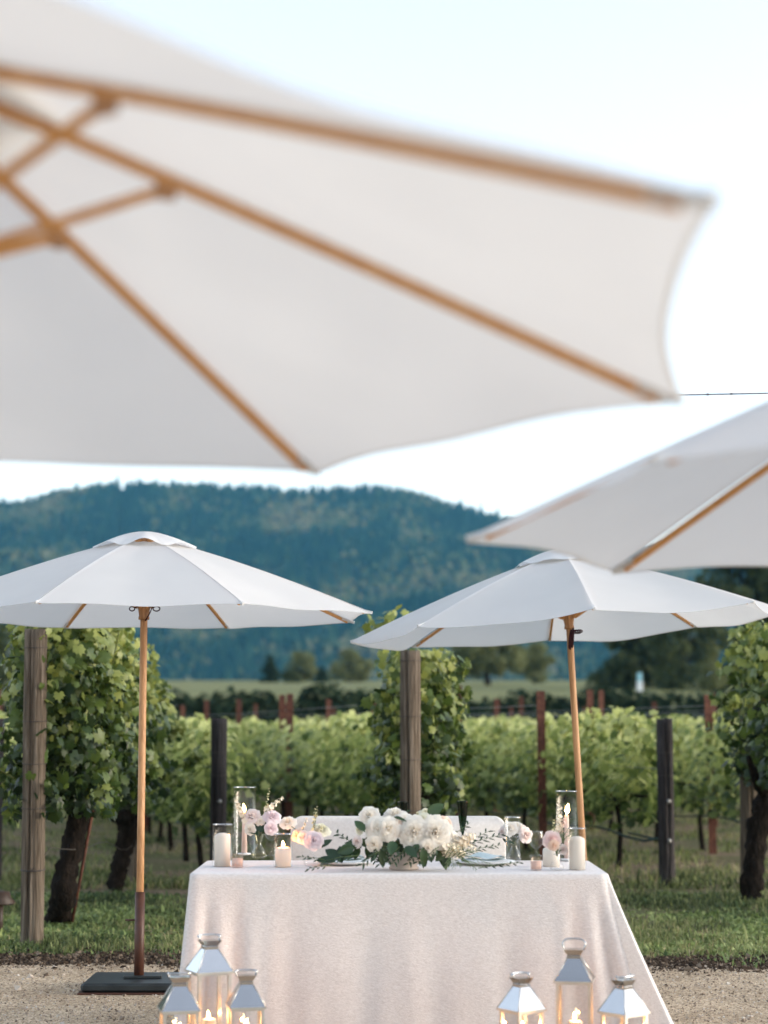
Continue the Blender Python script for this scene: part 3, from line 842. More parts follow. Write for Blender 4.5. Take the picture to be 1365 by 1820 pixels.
ym = 13.5
pm0 = at(729, 1300, ym); pm0.z = 0
wood_post('weathered round post standing in the middle vine, behind the table', pm0, at(729, 1157, ym), 0.074, M['post'], 8, cracks=1, wires=(0.78, 1.14, 1.45, 1.85))
bm = Vector((pm0.x + 0.2, 14.5, 0))
old_vine('leafy grapevine wrapped round the middle post behind the settee', bm,
         [(bm, 0.09), (bm + Vector((0.02, 0, 0.4)), 0.08), (bm + Vector((-0.04, 0, 0.8)), 0.085), (bm + Vector((-0.02, 0, 1.1)), 0.05)],
         [[(bm + Vector((0, 0, 0.78)), 0.05), (bm + Vector((-0.12, -0.5, 0.9)), 0.04), (bm + Vector((-0.2, -0.8, 1.1)), 0.025)]],
         lambda u: (pm0.x + 0.05 + 0.08 * u, 13.92 + 2.2 * u), lambda u, z: 0.275 * (0.80 + 0.30 * math.sin(math.pi * min(1, 0.1 + z * 0.9))),
         lambda u: 0.56 + 0.1 * u, lambda u: 1.95 + 0.02 * u, 5800, 23,
         shoots=[[at(690, 1160, 14), at(668, 1125, 14), at(662, 1105, 14)], [at(700, 1150, 14), at(692, 1110, 14), at(697, 1085, 14)], [at(715, 1150, 14.1), at(730, 1095, 14.1)],
                 [at(790, 1210, 13.9), at(820, 1195, 13.9), at(832, 1175, 13.9)], [at(795, 1200, 13.9), at(803, 1160, 13.9)]])
yr = onz(1335, 1602).y
br = onz(1335, 1602)
t3 = [(br, 0.086), (at(1338, 1545, yr), 0.079), (at(1344, 1490, yr), 0.082), (at(1360, 1430, yr), 0.086), (at(1380, 1370, yr), 0.069), (at(1385, 1300, yr), 0.043)]
old_vine('old grapevine with a dark leaning trunk before a pale grey post', br, t3,
         [[(at(1365, 1415, yr), 0.05), (at(1345, 1390, yr - 0.2), 0.04), (at(1330, 1345, yr - 0.3), 0.02)]],
         lambda u: (3.24 + 0.05 * u, 14.3 + 1.8 * u), lambda u, z: 0.35 * (0.75 + 0.40 * math.sin(math.pi * min(1, 0.15 + z * 0.85))),
         lambda u: 0.92 + 0.0 * u, lambda u: 2.18 + 0 * u, 4000, 24,
         shoots=[[at(1335, 1230, 14.3), at(1310, 1250, 14.2), at(1297, 1245, 14.2)], [at(1330, 1160, 14.3), at(1335, 1110, 14.3), at(1345, 1085, 14.3)], [at(1340, 1180, 14.3), at(1318, 1150, 14.3), at(1322, 1115, 14.3)]])
pr = onz(1333, 1585)
wood_post('pale grey post standing behind the dark leaning trunk', pr, Vector((pr.x + 0.02, pr.y, 1.9)), 0.075, M['post'], 12, wires=(0.6, 1.0))

# ------------------------------------------------------------------ younger block: rows run back and to the left
ROWD = Vector((-0.2, 0.98, 0)).normalized()
ROW_X = [-3.42 + 1.965 * k for k in range(0, 9)]
def row_pt(k, s, z=0.0, side=0.0):
    return Vector((ROW_X[k], 16.5, 0)) + ROWD * s + Vector((0, 0, z)) + Vector((0.98, 0.2, 0)) * side
END = {0: 'short dark end post beside the split post', 1: 'short dark end post with one bolt showing, left of the middle vine', 2: 'short grey end post half hidden by the middle vine', 3: 'short dark end post with two bolts and a hose tied to it'}
for k in range(4):
    b = row_pt(k, 0)
    wood_post(END[k], b, b + Vector((0.0, 0, 1.44 if k != 2 else 1.40)), 0.072, M['dark_post'] if k != 2 else M['post'], 30 + k, cracks=3, bolts=((0.015, 0.72), (0.015, 0.38)) if k != 2 else (), wires=(0.95, 1.15), square=False)
def visible(p, pad=0.9):
    return abs(p.x) < 0.2069 * p.y + pad
def young_vine_meshes(seed):
    rnd = random.Random(seed); nr = np.random.default_rng(seed)
    h = 0.68
    tr = gnarled([(0, 0, -0.02), (rnd.uniform(-.04, .04), 0, 0.35), (rnd.uniform(-.03, .03), 0, h)], [0.030, 0.024, 0.026], rnd, 8, 4)
    ar = MB()
    for s in (-1, 1):
        q = [Vector((0, 0, h - 0.02)), Vector((-0.2 * 0.25 * s, 0.98 * 0.25 * s, h + 0.05)), Vector((-0.2 * 0.85 * s, 0.98 * 0.85 * s, h + 0.06))]
        ar.tube(q, [0.022, 0.018, 0.012], 7)
    n = 760
    u = nr.uniform(-0.95, 0.95, n); zf = nr.beta(1.3, 1.15, n)
    sx = nr.normal(0, 1, n)
    w = (0.20 + 0.13 * np.sin(np.pi * zf)) * (1 + 0.35 * np.sin(u * 7.3 + seed) * np.sin(u * 3.1 + 2 * seed))
    side = np.clip(sx, -1.8, 1.8) * w * 0.75
    z = 0.46 + zf * (0.94 + 0.10 * np.sin(u * 9 + seed) + 0.06 * np.sin(u * 23 + seed))
    P = np.stack([-0.2 * u + 0.98 * side, 0.98 * u + 0.2 * side, z], -1)
    O = np.stack([np.sign(side) * 0.7, np.full(n, -0.45), 0.5 + 0.3 * zf], -1) + nr.normal(0, 0.5, (n, 3))
    # shoots poking up
    for _ in range(8):
        uu = nr.uniform(-0.9, 0.9); hh = nr.uniform(0.06, 0.24); m_ = 11
        zz = 1.33 + np.linspace(0, hh, m_)
        P = np.concatenate([P, np.stack([-0.2 * uu + nr.normal(0, .03, m_), 0.98 * uu + nr.normal(0, .03, m_), zz], -1)])
        O = np.concatenate([O, nr.normal(0, 1, (m_, 3)) + [0, -.3, .5]])
        zf = np.concatenate([zf, np.full(m_, 1.1)])
    n = len(P)
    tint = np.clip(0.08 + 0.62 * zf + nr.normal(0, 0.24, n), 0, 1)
    Rm = frames(O, np.stack([nr.normal(0, .5, n), nr.normal(0, .5, n), -0.6 + nr.normal(0, .5, n)], -1)) * (0.086 * nr.uniform(0.6, 1.25, n))[:, None, None]
    lv = nr.integers(0, len(LEAF), n); Vs, Fs, Ts, off = [], [], [], 0
    for i in range(len(LEAF)):
        s = np.where(lv == i)[0]
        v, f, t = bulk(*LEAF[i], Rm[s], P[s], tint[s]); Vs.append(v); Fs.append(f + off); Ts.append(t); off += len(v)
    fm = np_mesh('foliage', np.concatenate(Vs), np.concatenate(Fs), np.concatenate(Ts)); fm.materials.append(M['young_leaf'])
    tm = tr.mesh('trunk'); tm.materials.append(M['bark'])
    am = ar.mesh('cordon'); am.materials.append(M['bark'])
    return tm, am, fm
YV = [young_vine_meshes(100 + s) for s in range(7)]
ROWNAME = {0: 'end post near the split post', 1: 'one-bolt dark end post', 2: 'grey half-hidden end post', 3: 'two-bolt end post'}
ORD = ['first', 'second', 'third', 'fourth', 'fifth', 'sixth']
vr = random.Random(5)
STEP = 1.62
for k in range(len(ROW_X)):
    for i in range(20):
        s = 1.25 + i * STEP + vr.uniform(-0.1, 0.1)
        p = row_pt(k, s)
        if not visible(p, 0.7) or p.y > 48: continue
        if k in ROWNAME and i < len(ORD):
            lab, grp = ORD[i] + ' leafy young grapevine in the row behind the ' + ROWNAME[k], 'young vines in the rows behind'
        elif k in ROWNAME:
            lab, grp = 'distant leafy young grapevine far down the row behind the ' + ROWNAME[k], 'young vines far down the row behind the ' + ROWNAME[k]
        else:
            lab, grp = 'leafy young grapevine in the rows beyond the two-bolt end post', 'young vines in the rows beyond the two-bolt post'
        t = thing('young_grapevine', lab, 'grapevine', p, group=grp)
        tm, am, fm = YV[vr.randrange(7)]
        flip = vr.random() < 0.5
        zsc = vr.uniform(0.88, 1.01)
        for nm, me in (('trunk', tm), ('cordon', am), ('foliage', fm)):
            o = bpy.data.objects.new(nm, me); COL.objects.link(o); o.parent = t
            if nm == 'foliage': o['kind'] = 'stuff'
            o.scale = (1, 1, zsc)
            if flip: o.rotation_euler = (0, 0, math.pi)
# rusty T-stakes standing above the leaves
stk = MB()
stk.bar((0, 0, 0), (0, 0, 1.92), 0.085, 0.010, up=(0, 1, 0)); stk.bar((0, 0.030, 0), (0, 0.030, 1.92), 0.010, 0.052, up=(0, 1, 0))
sm_ = stk.mesh('steel_stake'); sm_.materials.append(M['rust'])
STAKES = [(at(963, 1228, 19.3), 'tall rusty steel stake beside the leaning umbrella pole'), (at(1262, 1235, 20.4), 'tall rusty steel stake just right of the two-bolt end post'),
          (at(516, 1233, 24.0), 'rusty steel stake rising above leaves between the end post and middle vine')]
for k in range(len(ROW_X)):
    for i in range(8):
        p = row_pt(k, 7.6 + i * 4.9 + (k % 3) * 0.9)
        if visible(p, 0.0) and p.y < 47 and p.y > 22: STAKES.append((Vector((p.x, p.y, 1.88 + vr.uniform(-0.08, 0.08))), None if k not in ROWNAME else ('', 'rusty steel stake in the vine row behind the ' + ROWNAME[k])))
for p, lab in STAKES:
    o = bpy.data.objects.new('steel_stake', sm_); COL.objects.link(o)
    o.location = (p.x, p.y, p.z - 1.92); o.rotation_euler = (vr.uniform(-.02, .02), vr.uniform(-.02, .02), vr.uniform(-.3, .3))
    if isinstance(lab, tuple): tag(o, lab[1], 'stake', 'stakes: ' + lab[1])
    else: tag(o, lab or 'rusty steel stake in the vine rows beyond the two-bolt end post', 'stake', None if lab else 'rusty stakes in the further vine rows')
# irrigation hose and wires of every row
for k in range(len(ROW_X)):
    s0, s1 = 0.05, 31.0
    pts = [row_pt(k, s0 + (s1 - s0) * i / 60) + Vector((0, 0, 0.40 + 0.03 * math.sin(i * 1.3 + k) - (0.03 if i else 0))) for i in range(61)]
    mb = MB().tube(pts, 0.012, 6)
    if k < 4: mb.tube([row_pt(k, 0.02, 0.36, 0.05), row_pt(k, 0.5, 0.38), row_pt(k, 1.0, 0.39)], 0.010, 6)
    o = mb.build('drip_hose', M['hose'])
    if k in ROWNAME: tag(o, 'dark green drip hose tied to the ' + ROWNAME[k], 'hose')
    else: tag(o, 'dark green drip hose in the vine rows beyond the two-bolt end post', 'hose', 'drip hoses along the further rows')
    for z in (1.0, 1.40, 1.60):
        w = MB().tube([row_pt(k, s0 if z < 1.3 else 4.0, z), row_pt(k, 15, z - 0.03), row_pt(k, s1, z)], 0.0028, 4).build('trellis_wire', M['galv'])
        hn = {1.0: 'lowest', 1.40: 'middle', 1.60: 'topmost'}[z]
        tag(w, hn + ' thin trellis wire of the vine row behind the ' + ROWNAME[k] if k in ROWNAME else hn + ' thin trellis wire in the vine rows beyond the two-bolt post', 'wire', 'trellis wires of the rows' if k in ROWNAME else hn + ' trellis wires of the further rows')

# ------------------------------------------------------------------ grass and weeds
def blades(name, n, region, h, w, mat, seed, mask=None, lean=0.75):
    nr = np.random.default_rng(seed)
    X, Y = region(nr, n)
    keep = np.ones(len(X), bool)
    clump = noise2(X * 90, Y * 90, seed) + 0.5 * noise2(X * 260, Y * 260, seed + 1)
    if mask is not None: keep &= mask(X, Y, clump, nr)
    X, Y, clump = X[keep], Y[keep], clump[keep]; n = len(X)
    H = h * nr.lognormal(0, 0.4, n) * (0.8 + 0.35 * np.clip(clump, -1, 1.4)); a = nr.uniform(0, 6.28, n); ln = np.abs(nr.normal(0, lean, n)) + 0.1
    dx, dy = np.cos(a), np.sin(a); W = w * nr.uniform(0.6, 1.4, n)
    b = np.stack([X, Y, np.zeros(n) - 0.004], -1); sd_ = np.stack([-dy, dx, np.zeros(n)], -1) * W[:, None]
    f1 = np.stack([dx * ln * 0.35 * H, dy * ln * 0.35 * H, 0.6 * H], -1); f2 = np.stack([dx * ln * H, dy * ln * H, H * (1 - 0.25 * ln.clip(0, 1.6))], -1)
    V = np.stack([b - sd_, b + sd_, b + f1 + sd_ * 0.8, b + f1 - sd_ * 0.8, b + f2], 1)
    o_ = (np.arange(n) * 5)[:, None]
    F = np.concatenate([np.stack([o_[:, 0], o_[:, 0] + 1, o_[:, 0] + 2], -1), np.stack([o_[:, 0], o_[:, 0] + 2, o_[:, 0] + 3], -1), np.stack([o_[:, 0] + 3, o_[:, 0] + 2, o_[:, 0] + 4], -1)])
    T = np.repeat(np.clip(0.42 - 0.10 * clump + 0.34 * noise2(X * 60, Y * 60, seed + 5) + nr.normal(0, 0.2, n), 0, 1), 5)
    return link(name, np_mesh(name, V.reshape(-1, 3), F, T), mat)
M['grass'] = leafmat('grass', [(0.0, (0.055, 0.075, 0.032)), (0.35, (0.21, 0.25, 0.092)), (0.6, (0.34, 0.34, 0.145)), (0.75, (0.38, 0.31, 0.18)), (1.0, (0.46, 0.38, 0.25))], rough=0.6, transl=0.3, spec=0.2)
M['weed'] = leafmat('weed', [(0.0, (0.06, 0.10, 0.035)), (0.5, (0.23, 0.30, 0.10)), (1.0, (0.44, 0.48, 0.20))], rough=0.55, transl=0.3, spec=0.25)
def wedge(y0, y1, pw=1.0, pad=1.5):
    def f(nr, n):
        Y = y0 + (y1 - y0) * nr.uniform(0, 1, n) ** pw
        return nr.uniform(-1, 1, n) * (0.2069 * Y + pad), Y
    return f
tag(blades('grass', 150000, wedge(11.15, 17.5), 0.040, 0.0042, M['grass'], 51, lambda X, Y, c, r: (Y > ev(X) + 0.62 + r.normal(0, 0.12, len(X))) & (c + r.normal(0, .5, len(X)) > 0.05 + 0.10 * (Y - 12.5))), 'grass growing between the terrace and the vines', 'grass', kind='stuff')
tag(blades('tall_grass', 60000, wedge(16, 34, 1.3, 1.8), 0.065, 0.0075, M['grass'], 52, lambda X, Y, c, r: c + r.normal(0, .4, len(X)) > 0.1), 'longer grass under the rows of young vines', 'grass', kind='stuff')
tag(blades('weeds', 150000, wedge(11.1, 15.5, 1.3), 0.026, 0.011, M['weed'], 53, lambda X, Y, c, r: (Y > ev(X) + 0.66 + r.normal(0, 0.10, len(X))) & (c + r.normal(0, .45, len(X)) > -0.40 + 0.22 * (Y - 11.8)), lean=0.9), 'low clover and weeds along the mulch edge', 'weeds', kind='stuff')
tag(blades('weed_tufts', 2600, wedge(10.8, 11.7), 0.035, 0.007, M['weed'], 54, lambda X, Y, c, r: (Y > ev(X) + 0.02) & (c > 0.35), lean=0.9), 'small green tufts sprouting in the mulch', 'weeds', kind='stuff')

# ------------------------------------------------------------------ hedge and trees behind the vineyard
def clump_leaves(nr, centres, radii, n, size, squash=0.8):
    k = nr.integers(0, len(centres), n)
    d = nr.normal(size=(n, 3)); d /= np.linalg.norm(d, axis=1, keepdims=True)
    q = nr.uniform(0.55, 1.05, n) ** 0.7
    P = centres[k] + d * (radii[k] * q)[:, None] * [1, 1, squash]
    Rm = frames(d + nr.normal(0, 0.6, (n, 3)), nr.normal(size=(n, 3))) * (size * nr.uniform(0.6, 1.4, n))[:, None, None]
    return P, Rm, d
quad = np.array([(-0.5, 0, 0), (0.1, -0.45, 0.1), (0.5, 0.05, -0.05), (-0.05, 0.5, 0.08)], float); quadf = np.array([(0, 1, 2), (0, 2, 3)])
def tree(name, label, base, h, w, mat, seed, shape='round', trunk=True, n=5200, group=None, lean=0.0, crown0=0.25):
    nr = np.random.default_rng(seed); rnd = random.Random(seed)
    t = thing(name, label, 'tree', base, group=group)
    cs, rs = [], []
    m_ = 34
    for i in range(m_):
        zf = nr.uniform(0, 1)
        if shape == 'cone':
            r_ = w / 2 * (1 - zf) ** 0.9 * nr.uniform(0.2, 0.9); rad = w * 0.20 * (1.1 - 0.75 * zf)
        elif shape == 'spread':
            r_ = w / 2 * math.sqrt(nr.uniform(0.02, 1)) * 0.85; rad = w * 0.13 * nr.uniform(0.7, 1.2); zf = 0.25 + 0.75 * zf * (1 - 0.6 * (2 * r_ / w) ** 2)
        else:
            r_ = w / 2 * 0.78 * math.sqrt(nr.uniform(0, 1)) * math.sin(math.pi * min(0.97, 0.15 + 0.75 * zf)); rad = w * 0.15 * nr.uniform(0.7, 1.25)
        a = nr.uniform(0, 6.28)
        z = h * (crown0 + (1 - crown0) * zf) - rad * 0.5
        cs.append((r_ * math.cos(a) + lean * z, r_ * math.sin(a), z)); rs.append(rad)
    cs, rs = np.array(cs), np.array(rs)
    mb = MB()
    top = Vector((lean * h * 0.5, 0, h * 0.55))
    mb.tube([(0, 0, -0.2), top * 0.35 + Vector((rnd.uniform(-.2, .2), 0, 0)), top, Vector(cs[int(np.argmax(cs[:, 2]))])], [w * 0.035 + 0.08, w * 0.028 + 0.05, w * 0.018 + 0.03, 0.03], 8)
    for i in range(0, m_, 2):
        st = top * rnd.uniform(0.45, 1.0)
        c_ = Vector(cs[i]); mid = st.lerp(c_, 0.5) + Vector((0, 0, rnd.uniform(0.0, 0.06) * h))
        mb.tube([st, mid, c_], [w * 0.012 + 0.03, w * 0.008 + 0.02, 0.02], 5)
    mb.build('trunk', M['bark'], t)
    P, Rm, d = clump_leaves(nr, cs, rs, n, max(0.22, w * 0.045))
    kk = nr.uniform(0, 1, len(P))
    tint = np.clip(0.45 + nr.normal(0, 0.2, len(P)), 0, 1)
    v, f, tt = bulk(quad, quadf, Rm, P, tint)
    o = link('crown', np_mesh('crown', v, f, tt, False), mat, t)
    return t
M['olive_leaf'] = leafmat('olive_leaf', [(0.0, (0.070, 0.090, 0.038)), (0.5, (0.16, 0.175, 0.070)), (1.0, (0.27, 0.26, 0.115))], rough=0.7, transl=0.3, spec=0.1)
M['oak_leaf'] = leafmat('oak_leaf', [(0.0, (0.024, 0.036, 0.016)), (0.5, (0.058, 0.074, 0.028)), (1.0, (0.125, 0.135, 0.052))], rough=0.7, transl=0.2, spec=0.1)
M['fir_leaf'] = leafmat('fir_leaf', [(0.0, (0.014, 0.026, 0.016)), (0.5, (0.026, 0.042, 0.022)), (1.0, (0.050, 0.065, 0.032))], rough=0.8, transl=0.15, spec=0.05)
def far(px, py_base, py_top, px_w, Y):
    b = at(px, py_base, Y); b.z = float(gz(Y))
    return b, at(px, py_top, Y).z - b.z, px_w / FPX * Y
TREES = [('conifer', 'dark pointed fir at the foot of the hill beside olive-green trees', (478, 1218, 1162, 46, 210), 'fir_leaf', 'cone', 0.02),
         ('conifer', 'small dark fir with a blunt top between two olive-green trees', (572, 1218, 1186, 36, 206), 'fir_leaf', 'cone', 0.02),
         ('bush', 'low dark rounded bush next to the pointed fir', (516, 1218, 1192, 40, 204), 'oak_leaf', 'round', 0.05),
         ('broadleaf_tree', 'olive-green round tree behind the pointed fir', (540, 1218, 1156, 74, 232), 'olive_leaf', 'round', 0.12),
         ('broadleaf_tree', 'wide olive-green tree just left of the middle vine', (622, 1218, 1153, 86, 226), 'olive_leaf', 'round', 0.10),
         ('broadleaf_tree', 'pale olive-green spreading tree with leaning limbs right of the middle vine', (868, 1226, 1118, 150, 165), 'olive_leaf', 'spread', 0.12),
         ('broadleaf_tree', 'soft olive-green tree beside the leaning umbrella pole', (950, 1222, 1140, 80, 185), 'olive_leaf', 'round', 0.15),
         ('oak_tree', 'big dark oak filling the background under the leaning umbrella', (1120, 1232, 1012, 200, 140), 'oak_leaf', 'round', 0.02),
         ('oak_tree', 'tall dark oak towards the right vine', (1330, 1235, 955, 260, 132), 'oak_leaf', 'round', 0.04),
         ('oak_tree', 'dark oak low behind the white marker post', (1215, 1235, 1080, 150, 128), 'oak_leaf', 'round', 0.02),
         ('cypress', 'lighter cone-shaped tree in front of the dark oaks', (1268, 1238, 1140, 62, 118), 'olive_leaf', 'cone', 0.02),
         ('oak_tree', 'grey-green oak peeping out left of the split post', (-20, 1250, 1100, 120, 120), 'oak_leaf', 'round', 0.05)]
for i, (nm, lab, a, mt, shp, c0) in enumerate(TREES):
    b, h, w = far(*a)
    tree(nm, lab, b, h, w, M[mt], 300 + i, shp, crown0=c0, n=7000 if w > 6 else 4200)
# hedge across the end of the vineyard
t = thing('hedge', 'long dark hedge across the far end of the vineyard', 'hedge', (0, 62, 0))
nr = np.random.default_rng(77)
cs = np.stack([np.linspace(-24, 24, 110), 0.7 * np.sin(np.arange(110) * 1.7), 1.25 + 0.20 * np.sin(np.arange(110) * 0.9) + nr.uniform(-.2, .2, 110)], -1)
P, Rm, d = clump_leaves(nr, cs, nr.uniform(0.75, 1.15, 110), 44000, 0.26, 1.1)
v, f, tt = bulk(quad, quadf, Rm, P, np.clip(nr.normal(0.4, 0.22, len(P)), 0, 1))
link('foliage', np_mesh('foliage', v, f, tt, False), M['fir_leaf'], t)['kind'] = 'stuff'
mb = MB()
for i in range(60): mb.tube([(-23.6 + i * 0.8, 0, -0.1), (-23.5 + i * 0.8, 0.1, 1.3)], [0.05, 0.03], 5)
mb.build('stems', M['bark'], t)['kind'] = 'stuff'
# white marker post by the field
b = at(1137, 1222, 120); b.z = float(gz(120))
t = thing('marker_post', 'small white and pale blue marker post in the far field', 'post', b)
hm = at(1137, 1196, 120).z - b.z
M['white_paint'] = surf('white_paint', [(0.3, (0.70, 0.72, 0.74)), (0.7, (0.78, 0.79, 0.80))], rough=0.5, scale=3)
M['blue_paint'] = surf('blue_paint', [(0.3, (0.25, 0.50, 0.58)), (0.7, (0.30, 0.56, 0.64))], rough=0.5, scale=3)
MB().box((0, 0, hm * 0.28), (0.34, 0.2, hm * 0.56), 0, 0.03).build('lower_panel', M['white_paint'], t)
MB().box((0, 0, hm * 0.78), (0.28, 0.2, hm * 0.44), 0, 0.03).build('upper_panel', M['blue_paint'], t)
# bollard light at the path edge
bl = onz(-2, 1660)
t = thing('path_light', 'brown mushroom-shaped path light beside the split post', 'lamp', bl)
MB().tube([(0, 0, -0.02), (0, 0, 0.2)], 0.026, 12).build('stem', M['brown_metal'], t)
MB().lathe([(0.0, 0.19), (0.098, 0.195), (0.104, 0.205), (0.072, 0.245), (0.066, 0.275), (0.0, 0.285)], seg=24).build('cap', M['brown_metal'], t)
# overhead cable above the umbrellas
cb_ = [at(x, y, 11.5) for x, y in ((-900, 712), (0, 716), (600, 712), (1215, 702), (1365, 699), (2200, 690))]
mb = MB().tube(cb_, 0.0045, 6)
for px in (1258, 1300, 1180, 1400): mb.tube([at(px, 704.0 - (px - 1200) * 0.02, 11.5), at(px, 700.5 - (px - 1200) * 0.02, 11.5)], 0.007, 6)
tag(mb.build('overhead_cable', M['cord']), 'thin dark cable strung high across the sky', 'cable')
# ------------------------------------------------------------------ table and its cloth
TZ = 0.760
XL, XR, YF, YK = -0.812, 0.938, 7.92, 8.68
t = thing('dining_table', 'folding table hidden under the long white cloth', 'table', ((XL + XR) / 2, (YF + YK) / 2, 0))
hw, hd = (XR - XL) / 2, (YK - YF) / 2
MB().box((0, 0, TZ - 0.022), (2 * hw - 0.012, 2 * hd - 0.012, 0.030), 0, 0.006).build('tabletop', M['teak'], t)
for sx in (-1, 1):
    for sy in (-1, 1):
        MB().tube([(sx * (hw - 0.12), sy * (hd - 0.09), 0.008), (sx * (hw - 0.12), sy * (hd - 0.09), TZ - 0.037)], 0.017, 12).build('leg', M['brown_metal'], t)
# cloth: flat top, rolled edge, hanging skirt that flares and folds at the corners
rc = 0.035
# more samples round the corners so the folds have room
def outline():
    P = []
    def line(a, b, n, nrm, e=False):
        for i in range(n): P.append((Vector(a).lerp(Vector(b), i / n), Vector(nrm)))
    def arc(c, a0, n):
        for i in range(n):
            a = a0 + (math.pi / 2) * i / n
            P.append((Vector((c[0] + rc * math.cos(a), c[1] + rc * math.sin(a), 0)), Vector((math.cos(a), math.sin(a), 0))))
    line((-hw + rc, -hd, 0), (hw - rc, -hd, 0), 110, (0, -1, 0)); arc((hw - rc, -hd + rc), -math.pi / 2, 14)
    line((hw, -hd + rc, 0), (hw, hd - rc, 0), 44, (1, 0, 0)); arc((hw - rc, hd - rc), 0, 14)
    line((hw - rc, hd, 0), (-hw + rc, hd, 0), 60, (0, 1, 0)); arc((-hw + rc, hd - rc), math.pi / 2, 14)
    line((-hw, hd - rc, 0), (-hw, -hd + rc, 0), 44, (-1, 0, 0)); arc((-hw + rc, -hd + rc), math.pi, 14)
    return P
OUT = outline(); NO = len(OUT)
def sm(x, a, b):
    x = min(1, max(0, (x - a) / (b - a))); return x * x * (3 - 2 * x)
def bump(x, c, w):
    return math.exp(-((x - c) / w) ** 2)
FOLDS = [(-0.835, 0.022, 0.034), (-0.795, 0.016, -0.034), (-0.745, 0.030, 0.034), (-0.675, 0.022, -0.020), (-0.62, 0.040, 0.018), (0.68, 0.030, 0.020), (0.735, 0.022, -0.024), (0.785, 0.022, 0.036), (0.825, 0.016, -0.036), (0.855, 0.018, 0.030), (-0.52, 0.06, 0.008), (-0.45, 0.05, -0.007), (-0.30, 0.14, 0.010), (-0.12, 0.05, -0.006), (0.06, 0.09, 0.009), (0.28, 0.10, 0.010), (0.45, 0.05, -0.008), (0.58, 0.07, 0.014), (0.67, 0.03, -0.012)]
rows = 34
Vc, Fc = [], []
for j in range(rows + 1):
    v = j / rows
    drop = 0.0 if j == 0 else 0.004 + (TZ - 0.006) * ((j - 1) / (rows - 1))
    for i, (p, nrm) in enumerate(OUT):
        tt = drop / TZ
        x, y = p.x, p.y
        o = Vector((0, 0, 0))
        if j > 0:
            out_ = 0.006
            if nrm.y < -0.7:   # front face: nearly plumb, soft vertical folds near both ends
                out_ += 0.035 * tt
                for c_, w_, a_ in FOLDS: out_ += 0.7 * a_ * bump(x, c_ * hw / 0.875, w_) * sm(tt, 0.04, 0.55)
                out_ += 0.0045 * math.sin(x * 19 + 3 * tt) * tt + 0.003 * math.sin(x * 41 - 2 * tt) * tt * tt
            elif nrm.x > 0.7:  # right side: swings well out
                out_ += (0.10 + 0.13 * bump(y, -hd, 0.22)) * tt ** 1.05 + 0.018 * math.sin(y * 26 + 1) * tt
            elif nrm.x < -0.7:
                out_ += 0.055 * tt + 0.022 * math.sin(y * 23 + 0.5) * tt
            else:
                out_ += 0.04 * tt + 0.012 * math.sin(x * 21) * tt
            o = nrm * out_
            # corner ears
            o += Vector((1.0, -0.18, 0)).normalized() * (0.15 * bump(x, hw, 0.10) * bump(y, -hd, 0.06) * tt ** 1.1)
            cl = bump(x, -hw, 0.08) * bump(y, -hd, 0.13)
            o += Vector((-0.6, -0.7, 0)).normalized() * (0.055 * cl * tt)
        z = TZ - drop + (0.002 if j == 0 else 0)
        if j == rows: z = 0.014
        Vc.append((p.x + o.x, p.y + o.y, z))
for j in range(rows):
    for i in range(NO):
        k = (i + 1) % NO
        Fc.append((j * NO + i, (j + 1) * NO + i, (j + 1) * NO + k, j * NO + k))
Fc.append(tuple(range(NO)))
cl = MB().add(Vc, Fc, True).build('tablecloth', M['linen'], None, ((XL + XR) / 2, (YF + YK) / 2, 0))
cl.data.polygons[len(Fc) - 1].use_smooth = False
tag(cl, 'long off-white slub linen cloth draped over the table to the ground', 'tablecloth')
SZ = TZ + 0.0025          # what stands on the cloth stands here

# ------------------------------------------------------------------ settee behind the table
yb = 9.25
zt = at(700, 1450, yb).z
xa, xb = at(518, 1450, yb).x, at(897, 1450, yb).x
cxs, hws = (xa + xb) / 2, (xb - xa) / 2
t = thing('settee', 'cream upholstered settee with rounded back corners behind the table', 'settee', (cxs, yb, 0))
def slab(w, zlo, zhi, th, rcorner, curve=0.0, y0=0.0):
    """upholstered panel with rounded upper corners and soft edges"""
    prof = []
    n_ = 9
    prof += [(-w, zlo), (w, zlo)]
    for i in range(n_ + 1):
        a = math.pi / 2 * i / n_
        prof.append((w - rcorner + rcorner * math.cos(a), zhi - rcorner + rcorner * math.sin(a)))
    for i in range(n_ + 1):
        a = math.pi / 2 + math.pi / 2 * i / n_
        prof.append((-w + rcorner + rcorner * math.cos(a), zhi - rcorner + rcorner * math.sin(a)))
    mb = MB(); n = len(prof)
    V = []
    cz = (zlo + zhi) / 2
    layers = [(-th / 2, 0.985), (-th / 2 + 0.004, 0.995), (-th / 2 + 0.012, 1.0), (th / 2 - 0.012, 1.0), (th / 2 - 0.004, 0.995), (th / 2, 0.985)]
    for (yy, k) in layers:
        for (x, z) in prof: V.append((x * k, y0 + yy - curve * (x / w) ** 4, cz + (z - cz) * k))
    F = []
    for l in range(len(layers) - 1):
        for i in range(n):
            q = (i + 1) % n
            F.append((l * n + i, l * n + q, (l + 1) * n + q, (l + 1) * n + i))
    F.append(tuple(range(n - 1, -1, -1))); F.append(tuple((len(layers) - 1) * n + i for i in range(n)))
    return mb.add(V, F, True)
slab(hws, 0.40, zt, 0.075, 0.055, 0.05).build('backrest', M['boucle'], t)
MB().box((0, -0.27, 0.375), (2 * hws - 0.06, 0.46, 0.11), 0, 0.03).build('seat', M['boucle'], t)
for s in (-1, 1):
    MB().box((s * (hws - 0.015), -0.24, 0.52), (0.06, 0.46, 0.30), 0, 0.025).build('arm', M['boucle'], t)
    for yy in (-0.44, -0.06):
        MB().tube([(s * (hws - 0.06), yy, 0.008), (s * (hws - 0.07), yy, 0.33)], [0.014, 0.02], 10).build('leg', M['teak'], t)

